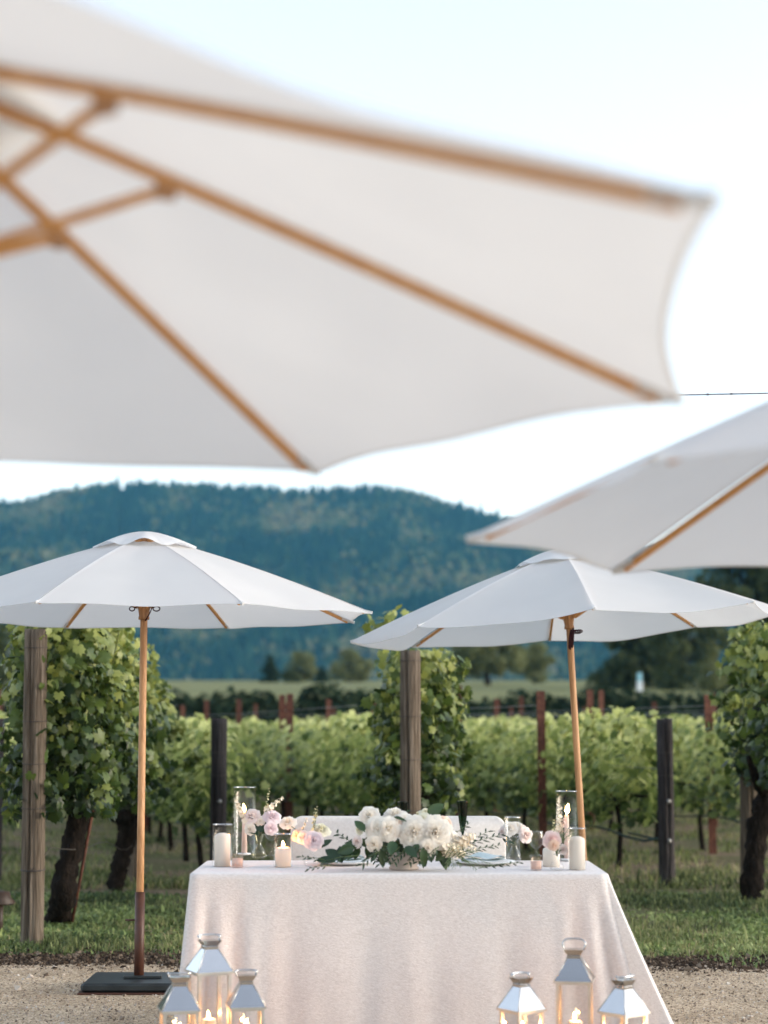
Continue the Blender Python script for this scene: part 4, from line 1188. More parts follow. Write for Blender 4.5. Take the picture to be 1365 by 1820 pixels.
# ------------------------------------------------------------------ candles and glass
def flame_mesh(h=0.028):
    return MB().lathe([(0.0006, 0), (0.0045 * h / 0.028, 0.18 * h), (0.0058 * h / 0.028, 0.34 * h), (0.0042 * h / 0.028, 0.62 * h), (0.0016 * h / 0.028, 0.86 * h), (0.0003, h)], seg=10)
def candle(name, label, p, r, h, mat, lit, dome=True, glow=0.5, group=None, fh=0.028):
    t = thing(name, label, 'candle', p, group=group)
    prof = [(0.0, 0.0), (r, 0.0), (r, h - 0.012), (r * 0.93, h - 0.003), (r * 0.5, h + (0.006 if dome else -0.002)), (0, h + (0.008 if dome else -0.004))]
    if name == 'taper_candle': prof = [(0, 0), (r, 0), (r * 0.72, h - 0.006), (r * 0.35, h), (0, h + 0.001)]
    MB().lathe(prof, seg=22).build('wax_body', mat, t)
    top = h + (0.007 if dome else -0.004)
    if name == 'taper_candle': top = h
    MB().tube([(0, 0, top - 0.003), (0.0008, 0, top + 0.008)], 0.0011, 6).build('wick', M['wick'], t)
    if lit:
        fl = flame_mesh(fh).build('flame', M['flame'], t); fl.location = (0, 0, top + 0.003); fl.rotation_euler = (0.10 * math.sin(p[0] * 40), 0.16 * math.sin(p[0] * 23 + 1), 0)
        ld = bpy.data.lights.new('candle_light', 'POINT'); ld.energy = glow; ld.color = (1.0, 0.38, 0.09); ld.shadow_soft_size = 0.008
        lo = bpy.data.objects.new('candle_light', ld); COL.objects.link(lo); lo.parent = t; lo.location = (0, 0, top + 0.016)
    return t
def cylinder_glass(label, p, r, h, group=None):
    t = thing('glass_cylinder', label, 'candle holder', p, group=group)
    MB().lathe([(0.0, 0.001), (r - 0.002, 0.001), (r, 0.004), (r, h)], seg=36).build('wall', M['glass'], t)
    MB().lathe([(r - 0.0028, h - 0.002), (r - 0.0028, h + 0.001), (r + 0.0006, h + 0.001), (r + 0.0006, h - 0.002), (r - 0.0028, h - 0.002)], seg=36).build('rim', M['glass_rim'], t)
    return t
def tpt(px, py): return onz(px, py, SZ)
def size_at(p, px): return px / FPX * p.y
def hz(p, px, py): return at(px, py, p.y).z - SZ
G = 'glass cylinders on the table'
p = tpt(395, 1540); cylinder_glass('short glass cylinder round the thick unlit candle at the left table end', p, size_at(p, 17.5), hz(p, 395, 1465), G)
candle('pillar_candle', 'thick unlit cream pillar candle at the left table end', p + Vector((0, 0, 0.002)), size_at(p, 14), hz(p, 395, 1484), M['wax'], False)
p = tpt(434, 1520); cylinder_glass('tall glass cylinder round the taper beside the split-post end', p, size_at(p, 20), hz(p, 434, 1399), G)
candle('taper_candle', 'lit slender taper in the tall glass behind pale stock flowers', p + Vector((0.0, 0, 0.012)), size_at(p, 5.2), hz(p, 434, 1444) - 0.012, M['pink_wax'], True, False, 1.2, fh=0.040)
hd_ = thing('taper_holder', 'small white dish holding the taper behind the stock flowers', 'candle holder', p + Vector((0, 0, 0.0015))); MB().lathe([(0, 0), (0.028, 0), (0.034, 0.008), (0.016, 0.010), (0, 0.010)], seg=24).build('dish', M['porcelain'], hd_)
p = tpt(503, 1541); cylinder_glass('short glass cylinder round the lit pillar candle', p, size_at(p, 16.5), hz(p, 503, 1482), G)
candle('pillar_candle', 'lit cream pillar candle in front of the lilac rose vases', p + Vector((0, 0, 0.002)), size_at(p, 14), hz(p, 503, 1506), M['wax'], True, False, 1.6)
p = tpt(1008, 1530); cylinder_glass('tall glass cylinder round the taper in front of the leaning pole', p, size_at(p, 19), hz(p, 1008, 1406), G)
candle('taper_candle', 'lit slender taper in the tall glass by the leaning pole', p + Vector((0, 0, 0.012)), size_at(p, 5.2), hz(p, 1007, 1448) - 0.012, M['pink_wax'], True, False, 1.2, fh=0.050)
hd_ = thing('taper_holder', 'small white dish holding the taper by the leaning pole', 'candle holder', p + Vector((0, 0, 0.0015))); MB().lathe([(0, 0), (0.028, 0), (0.034, 0.008), (0.016, 0.010), (0, 0.010)], seg=24).build('dish', M['porcelain'], hd_)
p = tpt(1026, 1546); cylinder_glass('short glass cylinder round the thick unlit candle at the right table end', p, size_at(p, 16), hz(p, 1026, 1472), G)
candle('pillar_candle', 'thick unlit cream pillar candle at the right table end', p + Vector((0, 0, 0.002)), size_at(p, 14), hz(p, 1026, 1490), M['wax'], False)
p = tpt(980, 1540); candle('pillar_candle', 'squat cream candle behind the pink rose bud vase', p, size_at(p, 15), hz(p, 980, 1507), M['wax'], False)
for (px, py, lab) in ((422, 1542, 'small pink frosted votive cup beside the left unlit candle'), (953, 1547, 'small pink frosted votive cup beside the squat candle')):
    p = tpt(px, py); r = size_at(p, 10); h = size_at(p, 24)
    t = thing('votive_cup', lab, 'votive', p)
    MB().lathe([(0, 0.001), (r * 0.92, 0.001), (r, 0.006), (r * 1.04, h)], seg=24).build('cup', M['votive_glass'], t)
    MB().lathe([(0, 0.006), (r * 0.88, 0.006), (r * 0.90, h * 0.66), (0, h * 0.68)], seg=20).build('wax_body', M['pink_wax'], t)
# drinking glasses
def wine_glass(label, p, rb, h, bowl, name='wine_glass', mat='glass', cat='glass'):
    t = thing(name, label, cat, p)
    MB().lathe([(0, 0.002), (rb * 0.9, 0.002), (rb * 0.9, 0.004), (0.006, 0.010), (0.0035, 0.02), (0.0035, h - bowl - 0.004)], seg=24).build('stem', M[mat], t)
    b = MB().lathe([(0.0035, h - bowl - 0.004), (rb * 0.55, h - bowl * 0.9), (rb * 0.95, h - bowl * 0.62), (rb, h - bowl * 0.35), (rb * 0.88, h)], seg=28).build('bowl', M[mat], t)
    MB().lathe([(rb * 0.88 - 0.0015, h), (rb * 0.88 - 0.0015, h + 0.0012), (rb * 0.88 + 0.0008, h + 0.0012), (rb * 0.88 + 0.0008, h)], seg=28).build('rim', M['glass_rim'], b)
    return t
p = tpt(482, 1522); wine_glass('clear stemmed glass behind the yellowish bud vase', p, size_at(p, 14), hz(p, 482, 1465), 0.075)
p = tpt(953, 1522); wine_glass('clear stemmed water glass between the right bud vases', p, size_at(p, 14), hz(p, 953, 1478), 0.08)
def flute(label, px, py_top, Y, w):
    p = at(px, py_top, Y); h = p.z - SZ; r = size_at(p, w / 2)
    t = thing('champagne_flute', label, 'glass', (p.x, p.y, SZ))
    MB().lathe([(0, 0.002), (0.032, 0.002), (0.032, 0.004), (0.006, 0.012), (0.004, 0.03), (0.0045, h - 0.147)], seg=24).build('stem', M['green_glass'], t)
    b = MB().lathe([(0.0045, h - 0.147), (r * 0.40, h - 0.128), (r * 0.66, h - 0.095), (r * 0.88, h - 0.05), (r, h)], seg=28).build('bowl', M['green_glass'], t)
    MB().lathe([(r - 0.0012, h), (r - 0.0012, h + 0.001), (r + 0.0006, h + 0.001), (r + 0.0006, h)], seg=28).build('rim', M['green_glass'], b)
    return t
flute('dark green tapered flute standing clear above the olive sprigs', 822, 1424, 8.48, 19)
flute('dark green flute mostly hidden behind the white centrepiece roses', 715, 1425, 8.50, 19)
p = at(911, 1452, 8.5); h = p.z - SZ
t = thing('tumbler', 'clear straight tumbler behind the right pink and white bud vase', 'glass', (p.x, p.y, SZ)); r = size_at(p, 14)
MB().lathe([(0, 0.004), (r * 0.9, 0.004), (r, h)], seg=28).build('wall', M['glass'], t)
MB().lathe([(r - 0.0025, h - 0.002), (r - 0.0025, h + 0.001), (r + 0.0006, h + 0.001), (r + 0.0006, h - 0.002)], seg=28).build('rim', M['glass_rim'], t)
# place settings
for (px, lab) in ((612, 'left'), (862, 'right')):
    p = at(px, 1529, 8.42)
    side = 'round dark leaves' if lab == 'left' else 'olive sprigs'
    pl_ = thing('dinner_plate', 'white dinner plate half hidden behind the ' + side, 'plate', (p.x, p.y, SZ))
    MB().lathe([(0, 0.002), (0.085, 0.002), (0.135, 0.014), (0.136, 0.017), (0.090, 0.007), (0, 0.006)], seg=40).build('dish', M['porcelain'], pl_)
    nk = thing('napkin', 'folded pale blue napkin on the plate behind the ' + side, 'napkin', (p.x, p.y, SZ + 0.018), 0.15)
    rn_ = random.Random(px)
    MB().grid(lambda u, v: ((u - .5) * 0.17, (v - .5) * 0.11, 0.016 + 0.006 * math.sin(9 * u + 4 * v) + 0.012 * math.sin(3.1 * u) * v), 14, 8).build('upper_fold', M['napkin'], nk)
    MB().grid(lambda u, v: ((u - .5) * 0.18, (v - .5) * 0.12, 0.004 + 0.003 * math.sin(8 * u)), 14, 8).build('lower_fold', M['napkin'], nk)

# ------------------------------------------------------------------ flowers
def petal(mb, R, phi, t, layer, rnd, ruffle, asp=1.0):
    """one curved petal of a rose or peony head, head axis +z, t 0 (heart) .. 1 (outermost)"""
    nu, nv = 4, 4
    dphi = (1.25 - 0.42 * t) * rnd.uniform(0.9, 1.12)
    rt = R * (0.03 + 0.85 * t ** 0.85) * rnd.uniform(0.95, 1.05)
    zt_ = R * (0.86 - 0.62 * t ** 1.4) * rnd.uniform(0.95, 1.06) * asp
    curl = R * (0.02 + 0.18 * t)
    ph = rnd.uniform(0, 6)
    V = []
    for j in range(nv + 1):
        b = j / nv
        for i in range(nu + 1):
            a = 2 * i / nu - 1
            wdt = (0.35 + 0.65 * math.sin(math.pi * min(1, 0.15 + 0.72 * b))) * dphi
            rr = R * 0.06 + (rt - R * 0.06) * (b ** (1.0 - 0.42 * t)) * (1 - 0.10 * a * a * b)
            z = -R * 0.30 * (1 - b) + zt_ * (1 - (1 - b) ** 1.8) - 0.12 * R * a * a * b ** 2
            if b > 0.7: rr += curl * (b - 0.7) / 0.3; z -= curl * 0.8 * ((b - 0.7) / 0.3) ** 2
            rr += ruffle * R * math.sin(a * 4.5 + ph) * b ** 2; z += ruffle * R * math.cos(a * 5.5 + ph) * b ** 2
            an = phi + a * wdt
            V.append((rr * math.cos(an), rr * math.sin(an), z))
    F = [(j * 5 + i, j * 5 + i + 1, (j + 1) * 5 + i + 1, (j + 1) * 5 + i) for j in range(nv) for i in range(nu)]
    mb.add(V, F, True)
def head_mesh(kind, seed, R=1.0):
    rnd = random.Random(seed); mb = MB()
    mb.lathe([(0.0, -0.1 * R), (0.10 * R, 0.2 * R), (0.12 * R, 0.55 * R), (0.05 * R, 0.80 * R), (0.0, 0.84 * R)], seg=8)
    layers, per, ruf = {'rose': (6, 5, 0.02), 'peony': (8, 8, 0.085), 'ranunculus': (8, 6, 0.02), 'garden': (7, 6, 0.05)}[kind]
    for l in range(layers):
        t = l / (layers - 1)
        n = max(3, int(per * (0.5 + 0.7 * t)))
        for k in range(n):
            petal(mb, R, 2 * math.pi * k / n + l * 0.9 + rnd.uniform(-.2, .2), t, l, rnd, ruf)
    return mb.mesh('flower')
def petalmat(name, inner, outer, transl=0.3):
    """petals: deeper colour in the heart of the bloom, paler outside (object space radius)"""
    m, nt, o = new_mat(name)
    tc = N(nt, 'ShaderNodeTexCoord')
    ln = N(nt, 'ShaderNodeVectorMath', operation='LENGTH'); nt.links.new(tc.outputs['Object'], ln.inputs[0])
    c = ramp(nt, ln.outputs['Value'], [(0.15, inner), (0.85, outer)])
    p = N(nt, 'ShaderNodeBsdfPrincipled'); p.inputs['Roughness'].default_value = 0.7; p.inputs['Specular IOR Level'].default_value = 0.15
    p.inputs['Sheen Weight'].default_value = 0.2
    t = N(nt, 'ShaderNodeBsdfTranslucent')
    nt.links.new(c, p.inputs['Base Color']); nt.links.new(c, t.inputs['Color'])
    mx = N(nt, 'ShaderNodeMixShader'); mx.inputs[0].default_value = transl
    nt.links.new(p.outputs[0], mx.inputs[1]); nt.links.new(t.outputs[0], mx.inputs[2]); nt.links.new(mx.outputs[0], o.inputs['Surface'])
    return m
PET = {'white': petalmat('white_petal', (0.87, 0.77, 0.62), (0.89, 0.845, 0.77)), 'blush': petalmat('blush_petal', (0.82, 0.60, 0.52), (0.86, 0.77, 0.73)),
       'lilac': petalmat('lilac_petal', (0.74, 0.50, 0.55), (0.84, 0.745, 0.755)), 'peach': petalmat('peach_petal', (0.78, 0.50, 0.36), (0.82, 0.66, 0.55)),
       'cream': petalmat('cream_petal', (0.78, 0.70, 0.42), (0.83, 0.80, 0.66)), 'pink': petalmat('pink_petal', (0.80, 0.42, 0.40), (0.86, 0.70, 0.66))}
HEADS = {}
def head(kind, colour, v):
    key = (kind, colour, v)
    if key not in HEADS:
        me = head_mesh(kind, 40 + v * 7 + len(kind)); me.materials.append(PET[colour]); HEADS[key] = me
    return HEADS[key]
def blossom_mesh(seed):
    """small five-petalled floret"""
    rnd = random.Random(seed); mb = MB()
    for k in range(5):
        a = 2 * math.pi * k / 5 + rnd.uniform(-.15, .15)
        V = []
        for j in range(3):
            b = j / 2
            for i in range(3):
                s = (i - 1) * (0.12 + 0.33 * math.sin(math.pi * (0.2 + 0.65 * b)))
                r = 0.08 + 0.92 * b
                V.append((r * math.cos(a) - s * math.sin(a), r * math.sin(a) + s * math.cos(a), 0.25 * b * (1 - 0.5 * b) + rnd.uniform(-.04, .04) - abs(s) * 0.2))
        mb.add(V, [(j * 3 + i, j * 3 + i + 1, j * 3 + i + 4, j * 3 + i + 3) for j in range(2) for i in range(2)], True)
    return mb
def spray_mesh(seed, n, L, w, size, colour, nod=0.0):
    """a stalk of florets along +z, length L"""
    rnd = random.Random(seed); mb = MB()
    fl = [blossom_mesh(seed * 9 + i) for i in range(3)]
    for i in range(n):
        t = i / max(1, n - 1)
        a = i * 2.4; rr = w * (1 - 0.6 * t) * rnd.uniform(0.5, 1.1)
        c = Vector((rr * math.cos(a), rr * math.sin(a), L * t))
        d = Vector((math.cos(a), math.sin(a), 0.3 + t)).normalized()
        q = d.to_track_quat('Z', 'Y').to_matrix() * (size * (1 - 0.45 * t) * rnd.uniform(0.8, 1.2))
        f = fl[i % 3]
        mb.add([q @ Vector(v) + c for v in f.v], f.f, True)
    me = mb.mesh('flower_spray'); me.materials.append(PET[colour]); return me
M['dark_leaf'] = leafmat('glossy_dark_leaf', [(0.0, (0.012, 0.030, 0.012)), (0.5, (0.028, 0.062, 0.022)), (1.0, (0.075, 0.12, 0.040))], rough=0.32, transl=0.15, spec=0.5)
M['sage_leaf'] = leafmat('sage_leaf', [(0.0, (0.10, 0.14, 0.07)), (0.5, (0.17, 0.22, 0.11)), (1.0, (0.27, 0.32, 0.17))], rough=0.6, transl=0.3, spec=0.2)
M['stem'] = surf('flower_stem', [(0.3, (0.055, 0.09, 0.025)), (0.7, (0.10, 0.14, 0.045))], rough=0.5, scale=30)
def oval_leaf(wd, seed, fold=0.25, curl=0.35):
    rnd = random.Random(seed); V, F = [], []
    n = 7
    for j in range(n + 1):
        b = j / n
        w = wd * (math.sin(math.pi * b ** 0.85)) ** 0.8 if 0 < j < n else 0.004
        zc = -curl * b * b * 0.5
        for s in (-1, 0, 1): V.append((s * w / 2, b, zc + (fold * w * 0.5 if s else 0) + 0.012 * math.sin(7 * b + s + seed)))
    for j in range(n):
        for i in range(2): F.append((j * 3 + i, j * 3 + i + 1, j * 3 + i + 4, j * 3 + i + 3))
    return np.array(V), np.array(F)
OVAL = {}
def leaf_obj(parent, p, direction, length, width, nrm, mat, tint, seed):
    key = (round(width, 2), seed % 4, mat, round(tint, 1))
    if key not in OVAL:
        v, f = oval_leaf(width, seed % 4, 0.3, 0.25 + 0.15 * (seed % 4)); me = np_mesh('leaf', v, f, np.full(len(v), tint)); me.materials.append(M[mat]); OVAL[key] = me
    o = bpy.data.objects.new('leaf', OVAL[key]); COL.objects.link(o); o.parent = parent
    R3 = frames(np.array([nrm], float), np.array([direction], float))[0] * length
    Mt = np.eye(4); Mt[:3, :3] = R3; Mt[:3, 3] = Vector(p)
    o.matrix_local = Matrix(Mt.tolist())
    return o
def bouquet(label, origin, neck, blooms=(), sprays=(), leaves=(), sprigs=(), name='bouquet'):
    """flowers as parts of one posy. blooms: (kind, colour, px, py, Y, radius_px, facing)"""
    O = Vector(origin)
    t = thing(name, label, 'flowers', O)
    nk = Vector(neck) - O
    sd_ = int(O.x * 1000) % 97
    for i, (kind, colour, px, py, Y, rp, face) in enumerate(blooms):
        c = at(px, py, Y) - O
        R = rp / FPX * Y
        f = Vector(face).normalized()
        o = bpy.data.objects.new({'rose': 'rose', 'peony': 'peony', 'ranunculus': 'ranunculus', 'garden': 'garden_rose'}[kind], head(kind, colour, i % 3)); COL.objects.link(o); o.parent = t
        q = f.to_track_quat('Z', 'Y').to_matrix() @ Matrix.Rotation(i * 1.3, 3, 'Z') * R
        Mt = q.to_4x4(); Mt.translation = c - f * R * 0.15; o.matrix_local = Mt
        mid = nk.lerp(c, 0.5) + Vector((0, 0, 0.01))
        MB().tube([nk, mid, c - f * R * 0.3], 0.0022, 6).build('stem', M['stem'], t)
    for i, (colour, px0, py0, px1, py1, Y, n, w, size) in enumerate(sprays):
        a, b = at(px0, py0, Y) - O, at(px1, py1, Y) - O
        d = b - a
        me = spray_mesh(sd_ + i, n, d.length, w, size, colour)
        o = bpy.data.objects.new('flower_spray', me); COL.objects.link(o); o.parent = t
        Mt = d.to_track_quat('Z', 'Y').to_matrix().to_4x4(); Mt.translation = a; o.matrix_local = Mt
        MB().tube([nk, a, b], [0.002, 0.0018, 0.001], 6).build('stem', M['stem'], t)
    for i, (px0, py0, px1, py1, Y, width, mat, tint) in enumerate(leaves):
        a, b = at(px0, py0, Y) - O, at(px1, py1, Y - 0.02) - O
        d = b - a
        side = Vector((0.35 * math.sin(i * 2.1), -1, 0.55 + 0.5 * math.sin(i * 1.3)))
        leaf_obj(t, a, d, d.length, width, side, mat, tint, i)
    for i, (px0, py0, px1, py1, Y, nl, ll, wd, mat, tint) in enumerate(sprigs):
        a, b = at(px0, py0, Y) - O, at(px1, py1, Y) - O
        d = (b - a); perp = Vector((-d.z, 0, d.x)).normalized()
        MB().tube([a, a.lerp(b, 0.5) + Vector((0, 0, 0.006)), b], [0.0018, 0.0014, 0.0008], 5).build('twig', M['stem'], t)
        for k in range(nl):
            s = 1 if k % 2 else -1
            q = a.lerp(b, 0.15 + 0.85 * k / nl)
            dd = d.normalized() * 0.8 + perp * s * 0.75 + Vector((0, 0.35 * math.sin(k * 1.7 + i), 0.1))
            leaf_obj(t, q, dd, ll * (0.8 + 0.4 * ((k * 37 % 10) / 10)), wd, (0.3 * s, -0.8, 0.7), mat, tint + 0.15 * ((k * 13 % 7) / 7 - 0.5), k + i)
    return t
def bud_vase(label, p, prof, mat='glass'):
    t = thing('bud_vase', label, 'vase', p)
    MB().lathe(prof, seg=28).build('body', M[mat], t)
    r, z = prof[-1]
    MB().lathe([(r - 0.0018, z - 0.001), (r - 0.0018, z + 0.001), (r + 0.0006, z + 0.001), (r + 0.0006, z - 0.001)], seg=28).build('rim', M['glass_rim'], t)
    rb, zb = prof[2]
    MB().lathe([(0, 0.004), (rb * 0.9, 0.006), (rb * 0.95, zb * 0.8), (0, zb * 0.8)], seg=24).build('water', M['glass'], t)
    return t
# yellowish hourglass vase
p1 = tpt(460, 1526)
bud_vase('yellowish hourglass bud vase with lilac roses', p1, [(0, 0.002), (0.026, 0.002), (0.036, 0.016), (0.030, 0.038), (0.013, 0.058), (0.012, 0.075), (0.020, 0.105), (0.027, 0.135)], 'amber_glass')
Y = p1.y
bouquet('posy of lilac and blush roses with white stock in the yellowish vase', p1 + Vector((0, 0, 0.02)), p1 + Vector((0, 0, 0.10)),
        [('garden', 'blush', 447, 1451, Y - 0.02, 16, (-0.3, -0.8, 0.6)), ('garden', 'lilac', 484, 1452, Y - 0.02, 16, (0.2, -0.7, 0.7)), ('rose', 'lilac', 482, 1472, Y - 0.06, 12, (0.2, -1, 0.1)),
         ('garden', 'white', 444, 1474, Y - 0.04, 11, (-0.4, -0.9, -0.1)), ('garden', 'white', 462, 1459, Y - 0.03, 9, (0, -1, 0.3))],
        [('white', 436, 1458, 419, 1424, Y - 0.02, 18, 0.014, 0.016), ('cream', 470, 1452, 479, 1402, Y, 12, 0.006, 0.009), ('white', 474, 1440, 502, 1418, Y, 14, 0.012, 0.015)],
        [(462, 1480, 470, 1455, Y - 0.05, 0.5, 'dark_leaf', 0.3), (460, 1484, 446, 1462, Y - 0.05, 0.5, 'dark_leaf', 0.4), (466, 1482, 478, 1462, Y - 0.04, 0.5, 'dark_leaf', 0.3), (458, 1478, 462, 1455, Y - 0.04, 0.5, 'dark_leaf', 0.2)])
# round vase with one large lilac rose
p2_ = tpt(553, 1541)
bud_vase('round clear bud vase under the single lilac rose', p2_, [(0, 0.002), (0.024, 0.002), (0.034, 0.020), (0.026, 0.042), (0.009, 0.055), (0.010, 0.085), (0.013, 0.092)])
Y = p2_.y
bouquet('single lilac rose with peach blooms in the round clear vase', p2_ + Vector((0, 0, 0.02)), p2_ + Vector((0, 0, 0.09)),
        [('garden', 'lilac', 558, 1494, Y - 0.03, 17, (0.1, -1, 0.25)), ('rose', 'peach', 531, 1484, Y + 0.06, 13, (-0.3, -0.8, 0.4)), ('rose', 'blush', 540, 1488, Y + 0.03, 12, (-0.2, -0.9, 0.3)),
         ('garden', 'cream', 571, 1475, Y + 0.05, 17, (0.2, -0.5, 0.8)), ('garden', 'white', 512, 1462, Y + 0.2, 15, (-0.1, -0.6, 0.7))],
        [('cream', 556, 1480, 560, 1438, Y, 8, 0.006, 0.010), ('cream', 562, 1450, 564, 1434, Y, 4, 0.004, 0.008), ('white', 536, 1482, 545, 1455, Y + 0.05, 9, 0.010, 0.009)],
        [(566, 1506, 586, 1486, Y - 0.02, 0.4, 'dark_leaf', 0.2), (566, 1508, 576, 1488, Y - 0.02, 0.4, 'dark_leaf', 0.3)])
# centrepiece
pc = at(718, 1546, 8.12); pc.z = SZ
cb = thing('footed_bowl', 'low beige stoneware bowl under the white peonies', 'bowl', pc)
MB().lathe([(0, 0.003), (0.062, 0.003), (0.066, 0.010), (0.055, 0.018), (0.098, 0.050), (0.110, 0.078), (0.106, 0.080), (0.090, 0.052), (0, 0.022)], seg=36).build('body', M['stoneware'], cb)
Y = 8.10
LV = []
lr = random.Random(31)
for i in range(58):
    px = 632 + 165 * lr.random(); py = 1492 + 26 * lr.random()
    an = lr.uniform(0, 6.28); ln = lr.uniform(20, 38)
    LV.append((px, py, px + ln * math.cos(an) * 0.9, py + ln * (0.25 + 0.6 * abs(math.sin(an))) * lr.choice((1, 1, -0.6)), Y - 0.06 + 0.1 * lr.random(), lr.choice((0.42, 0.5, 0.58)), 'dark_leaf', lr.choice((0.1, 0.3, 0.5, 0.7))))
LV += [(648, 1478, 638, 1452, Y - 0.1, 0.55, 'dark_leaf', 0.6), (640, 1500, 612, 1478, Y - 0.08, 0.5, 'dark_leaf', 0.6), (636, 1505, 606, 1500, Y - 0.08, 0.5, 'dark_leaf', 0.7), (630, 1508, 600, 1515, Y - 0.1, 0.5, 'dark_leaf', 0.5),
       (760, 1450, 786, 1428, Y - 0.02, 0.62, 'dark_leaf', 0.7), (762, 1453, 782, 1452, Y, 0.4, 'dark_leaf', 0.5), (700, 1495, 692, 1525, Y - 0.13, 0.6, 'dark_leaf', 0.5), (720, 1505, 742, 1526, Y - 0.13, 0.55, 'dark_leaf', 0.4),
       (676, 1508, 684, 1540, Y - 0.14, 0.42, 'dark_leaf', 0.2), (752, 1505, 756, 1542, Y - 0.14, 0.4, 'dark_leaf', 0.5), (745, 1500, 730, 1522, Y - 0.12, 0.55, 'dark_leaf', 0.6),
       (596, 1532, 566, 1515, Y - 0.14, 0.55, 'dark_leaf', 0.1), (604, 1530, 586, 1500, Y - 0.12, 0.6, 'dark_leaf', 0.1), (608, 1534, 596, 1506, Y - 0.1, 0.6, 'dark_leaf', 0.2), (612, 1530, 616, 1504, Y - 0.1, 0.5, 'dark_leaf', 0.2),
       (664, 1466, 642, 1470, Y - 0.05, 0.45, 'dark_leaf', 0.4), (700, 1452, 722, 1458, Y - 0.08, 0.3, 'dark_leaf', 0.4)]
SP = [(640, 1512, 596, 1478, Y - 0.05, 9, 0.026, 0.34, 'dark_leaf', 0.3), (640, 1520, 570, 1532, Y - 0.14, 13, 0.028, 0.30, 'dark_leaf', 0.3), (600, 1534, 530, 1522, Y - 0.13, 12, 0.022, 0.32, 'dark_leaf', 0.3),
      (590, 1538, 545, 1545, Y - 0.17, 8, 0.022, 0.30, 'dark_leaf', 0.3), (676, 1512, 640, 1538, Y - 0.15, 9, 0.03, 0.28, 'dark_leaf', 0.3),
      (800, 1512, 896, 1482, Y + 0.03, 15, 0.034, 0.20, 'dark_leaf', 0.3), (800, 1514, 872, 1476, Y + 0.02, 13, 0.034, 0.20, 'dark_leaf', 0.35), (810, 1518, 890, 1502, Y - 0.03, 12, 0.030, 0.22, 'dark_leaf', 0.3), (790, 1500, 836, 1462, Y, 8, 0.03, 0.3, 'dark_leaf', 0.4),
      (850, 1543, 930, 1533, Y - 0.10, 11, 0.020, 0.34, 'dark_leaf', 0.25)]
for i in range(9):
    an = 0.35 + i * 0.3
    SP.append((668 + 14 * i, 1505, 668 + 14 * i + 30 * math.cos(an + 1.2), 1532 + 9 * math.sin(i * 2.2), Y - 0.13, 9, 0.024, 0.36, 'dark_leaf', 0.3 + 0.05 * (i % 5)))
for i in range(6):
    SP.append((650 + 22 * i, 1470, 640 + 28 * i, 1440 + 5 * (i % 3), Y + 0.05, 7, 0.024, 0.4, 'dark_leaf', 0.5))
for i in range(7):
    SP.append((800 + 4 * i, 1520 + (i % 3) * 4, 792 + 14 * i, 1546 - (i % 4) * 4, Y - 0.14, 11, 0.016, 0.16, 'sage_leaf', 0.6))
for i in range(5):
    SP.append((790 + 6 * i, 1524, 806 + 11 * i, 1500 + 3 * i, Y - 0.12, 10, 0.017, 0.18, 'sage_leaf', 0.5))
bouquet('long low centrepiece of white peonies, roses, dark leaves and olive sprigs', pc + Vector((0, 0, 0.03)), pc + Vector((0, 0, 0.06)),
        [('garden', 'white', 656, 1450, Y, 19, (-0.2, -0.8, 0.5)), ('garden', 'white', 672, 1474, Y - 0.08, 23, (-0.2, -1, 0.2)), ('garden', 'white', 690, 1474, Y - 0.10, 22, (0.0, -1, 0.2)), ('rose', 'peach', 704, 1466, Y - 0.08, 13, (0.2, -0.9, 0.3)),
         ('garden', 'white', 702, 1450, Y + 0.02, 21, (0, -0.6, 0.8)), ('garden', 'white', 664, 1500, Y - 0.12, 15, (-0.3, -1, -0.2)), ('peony', 'white', 736, 1479, Y - 0.09, 28, (-0.05, -1, 0.2)), ('peony', 'white', 772, 1480, Y - 0.08, 30, (0.1, -1, 0.25)),
         ('garden', 'white', 760, 1508, Y - 0.12, 16, (0.1, -1, -0.3)), ('rose', 'cream', 757, 1446, Y, 14, (0, -0.6, 0.8)), ('rose', 'peach', 792, 1463, Y, 14, (0.5, -0.7, 0.4)), ('garden', 'white', 718, 1462, Y - 0.04, 21, (0, -0.8, 0.6)), ('rose', 'cream', 752, 1458, Y - 0.05, 14, (-0.3, -0.9, 0.3)),
         ('garden', 'cream', 639, 1474, Y, 10, (-0.7, -0.7, 0.2)), ('rose', 'blush', 634, 1496, Y - 0.08, 11, (-0.6, -0.8, 0.1)), ('garden', 'white', 806, 1490, Y - 0.06, 13, (0.5, -0.8, 0.2))],
        [('white', 800, 1508, 842, 1484, Y - 0.06, 34, 0.030, 0.019), ('white', 790, 1512, 826, 1518, Y - 0.09, 28, 0.026, 0.018), ('white', 805, 1495, 800, 1478, Y - 0.05, 16, 0.02, 0.013), ('cream', 744, 1458, 742, 1444, Y, 6, 0.004, 0.010), ('white', 820, 1500, 846, 1508, Y - 0.06, 14, 0.02, 0.012)],
        LV, SP, name='floral_centrepiece')
